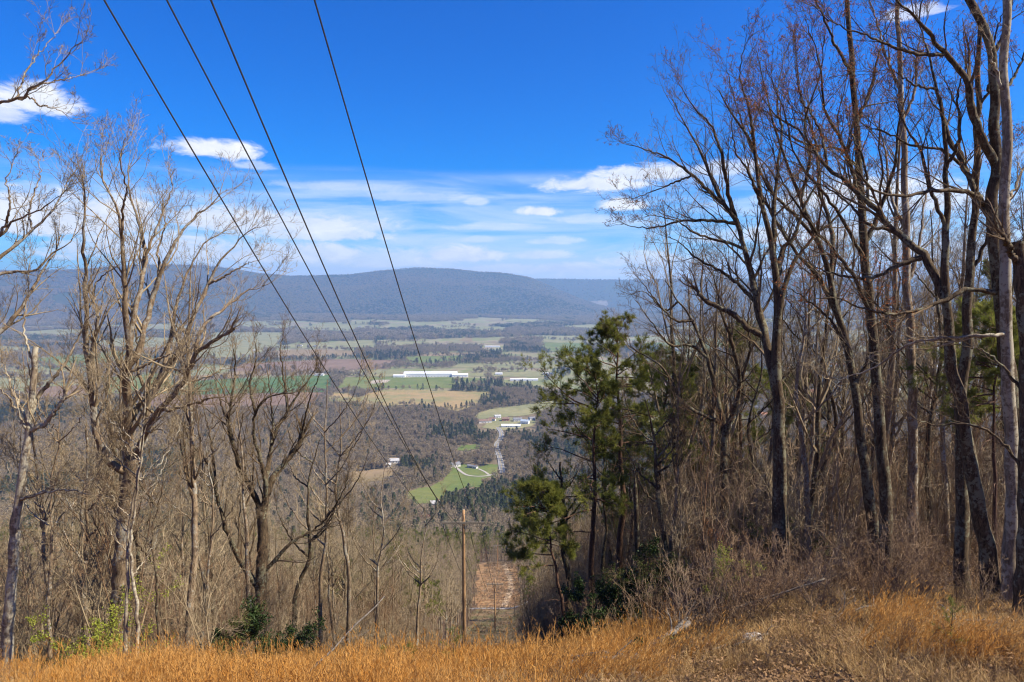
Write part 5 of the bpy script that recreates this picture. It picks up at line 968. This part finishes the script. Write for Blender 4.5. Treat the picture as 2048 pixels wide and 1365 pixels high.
stone(1510, 1275, 15, .24, 'white stone lying in the dead grass right of the logs', 1); stone(1382, 1298, 15, .12, 'small pale stone at the right end of the log pile', 2); stone(1740, 1262, 15, .10, 'small grey stone among the leaves at right', 3)
# ---------------------------------------------------------------- buildings of the valley
M_white = plain('white painted metal', (.74, .74, .73), (.82, .82, .80), .02, .5); M_wroof = plain('white metal roof', (.68, .69, .70), (.78, .78, .78), .02, .45); M_droof = plain('dull metal roof', (.36, .36, .36), (.46, .46, .45), .2); M_groof = plain('grey shingle roof', (.16, .16, .17), (.23, .23, .24), .3); M_broof = plain('brown shingle roof', (.17, .11, .08), (.24, .16, .12), .3)
M_rroof = plain('barn red metal roof', (.24, .03, .03), (.30, .045, .04), .3); M_brick = plain('red brick wall', (.30, .12, .08), (.38, .17, .11), .4); M_siding = plain('pale siding', (.55, .53, .49), (.65, .63, .58), .2); M_bluer = plain('blue grey metal roof', (.30, .36, .43), (.38, .44, .5), .1); M_glass = plain('dark window glass', (.03, .035, .045), (.05, .06, .07), 1, .15); M_door = plain('dark door paint', (.12, .09, .07), (.16, .12, .09), 1); M_orange = plain('orange tile roof', (.50, .22, .12), (.58, .28, .16), .2)
def building(name, cat, p, L, Wd, Hh, rz, wall, roof, lab, rise=.28, group=None, nwin=3, flat=False):
    e = empty(name, (p[0], p[1], float(height(p[0], p[1])) + .2), (0, 0, rz)); tag(e, lab, cat, group)
    V, Q = boxgeo(-L / 2, L / 2, -Wd / 2, Wd / 2, -2, Hh); obj('wall', mesh_np('wall', V, Q, wall), e)
    ov = .4; r = Wd * rise * (.12 if flat else 1); a, b = L / 2 + ov, Wd / 2 + ov; th = .22
    V = np.array([(-a, -b, Hh + .02), (a, -b, Hh + .02), (a, b, Hh + .02), (-a, b, Hh + .02), (-a, -b, Hh + th), (a, -b, Hh + th), (a, b, Hh + th), (-a, b, Hh + th), (-a, 0, Hh + th + r), (a, 0, Hh + th + r)]); Q = np.array([(0, 3, 2, 1), (0, 1, 5, 4), (2, 3, 7, 6), (4, 5, 9, 8), (6, 7, 8, 9), (0, 4, 8, 8), (3, 0, 8, 7), (1, 2, 6, 9), (1, 9, 5, 5)])
    me = bpy.data.meshes.new('roof'); me.from_pydata([tuple(v) for v in V], [], [(0, 3, 2, 1), (0, 1, 5, 4), (2, 3, 7, 6), (4, 5, 9, 8), (6, 7, 8, 9), (0, 4, 8, 7, 3), (1, 2, 6, 9, 5)]); me.materials.append(roof); rf = obj('roof', me, e)
    if name == 'house':
        V, Q = boxgeo(L * .2, L * .2 + .8, -.4, .4, Hh, Hh + r + 1.2); obj('chimney', mesh_np('chimney', V, Q, M_brick), rf)
    xs = np.linspace(-L / 2, L / 2, nwin + 2)[1:-1]; wz = min(1.1, Hh * .35)
    for i, x_ in enumerate(xs):
        V, Q = boxgeo(x_ - .7, x_ + .7, -Wd / 2 - .05, -Wd / 2 + .1, wz, wz + min(1.3, Hh * .4)); obj('window', mesh_np('window', V, Q, M_glass), e)
    xd = (xs[0] + xs[1]) / 2 if nwin > 1 else L * .3; V, Q = boxgeo(xd - .55, xd + .55, -Wd / 2 - .06, -Wd / 2 + .1, 0, min(2.1, Hh * .8)); obj('door', mesh_np('door', V, Q, M_door), e)
    return e
def gh(px, py): return ground_hit([px], [py])[0]
q = ground_hit([792, 936, 863], [755, 754, 754]); Lf = np.hypot(*(q[1] - q[0])[:2]); az_ = math.atan2(*(q[1] - q[0])[1::-1]); c = q[2]
ff = building('factory', 'factory', c + np.array([-4, 16, 0]), Lf * .74, 40, 9.5, az_, M_white, M_wroof, 'very long low white factory in the middle of the valley', .10, nwin=16)
building('factory_wing', 'factory', c + np.array([Lf * .40, -3, 0]), Lf * .22, 28, 6.5, az_, M_white, M_wroof, 'lower wing at the right end of the long white factory', .1, nwin=5)
building('warehouse', 'warehouse', c + np.array([-Lf * .44, -8, 0]), Lf * .16, 24, 6, az_, M_white, M_wroof, 'small white warehouse at the left end of the long factory', .1, nwin=4)
for px, py, w, lab in ((1048, 762, 56, 'long low white shed right of the factory'), (1095, 750, 20, 'small white shed in the pasture right of the factory'), (985, 695, 30, 'distant pale shed far behind the factory'), (998, 750, 14, 'tiny white barn near the factory woods')):
    p = gh(px, py); building('shed', 'shed', p, w / F * p[1], 14, 4.5, 0, M_white, M_wroof, lab, .12, nwin=4)
HS = [(907, 934, 17, 9, 3.4, .5, M_siding, M_groof, 'white farmhouse at the top of the green meadow'), (945, 937, 15, 4.5, 3, -.55, M_siding, M_groof, 'narrow pale trailer home beside the curved drive'), (787, 926, 15, 9, 3.4, .2, M_siding, M_wroof, 'house with a pale metal roof alone in the near woods'), (775, 934, 9, 7, 3, .2, M_siding, M_wroof, 'small outbuilding left of the pale roofed house'),
      (970, 846, 24, 10, 4, .2, M_siding, M_broof, 'brown roofed house at the left end of the village'), (985, 842, 12, 9, 4, -.2, M_siding, M_broof, 'small brown roofed house behind the village lawn'), (1011, 842, 14, 9, 4, .1, M_brick, M_broof, 'red brick house in the village'), (1035, 843, 16, 10, 4, .15, M_siding, M_groof, 'grey roofed white house in the village'), (1050, 848, 15, 10, 5, -.3, M_white, M_bluer, 'blue roofed house at the right end of the village'), (1022, 855, 34, 8, 3.4, 0, M_white, M_wroof, 'long white mobile home in the village'), (1064, 841, 12, 9, 4, .4, M_siding, M_groof, 'small grey roofed house nearest the pine'), (995, 836, 12, 8, 3.5, .3, M_white, M_wroof, 'little white house at the back of the village'),
      (728, 843, 14, 9, 3.5, .3, M_siding, M_groof, 'grey roofed house in the woods below the golden hayfield'), (690, 849, 12, 8, 3.5, 0, M_siding, M_groof, 'leftmost house in the woods below the golden hayfield'), (712, 847, 11, 8, 3.5, -.3, M_siding, M_broof, 'small brown roofed house between the two woods houses'), (639, 752, 26, 12, 4, 0, M_white, M_wroof, 'small white shed above the green wheat field'),
      (850, 1042, 13, 8, 3.0, .1, M_rroof, M_rroof, 'barn red building hidden in the woods left of the utility pole'), (872, 1012, 11, 8, 3, .1, M_siding, M_wroof, 'little pale roof at the foot of the green meadow')]
for px, py, L, w, h, rz, wa, ro, lab in HS:
    p = gh(px, py); building('house', 'house', p, L, w, h, rz, wa, M_droof if ro is M_wroof and px != 1022 else ro, lab)
rg = np.random.default_rng(77)
ADJ = ['far left of the oaks', 'behind the largest oak', 'beyond the ploughed field', 'on the pale pasture', 'under the ridge']
for j, (px, py) in enumerate([(648, 662), (632, 694), (600, 693), (575, 688), (508, 703), (395, 677), (330, 672), (886, 652), (1025, 672), (1172, 648), (1346, 668), (210, 700), (120, 705), (720, 655)]):
    p = gh(px, py); building('barn', 'barn', p, rg.uniform(12, 24), rg.uniform(8, 13), 4, rg.uniform(-.5, .5), M_siding, [M_droof, M_groof][j % 2], 'tiny pale farm building far out in the valley', group='tiny farm buildings far out in the valley', nwin=2)
for j in range(46):
    px, py = rg.uniform(1290, 2040), rg.uniform(690, 850); p = gh(px, py)
    ro = [M_wroof, M_groof, M_bluer, M_orange, M_broof, M_wroof][j % 6]
    building('town_building', 'building', p, rg.uniform(16, 60), rg.uniform(12, 26), rg.uniform(4, 8), rg.uniform(-.4, .4), [M_siding, M_brick, M_white][j % 3], ro, 'small town building glimpsed through the right hand woods', group='town buildings seen through the right hand trees', nwin=3)
for px, py, L, lab in ((1610, 792, 110, 'long orange roofed building seen through the maple trunks'), (2000, 742, 150, 'very long blue grey roof behind the right edge trees')):
    p = gh(px, py); building('store', 'store', p, L, 45, 9, .1, M_brick, M_orange if px < 1700 else M_bluer, lab, .12, nwin=8)
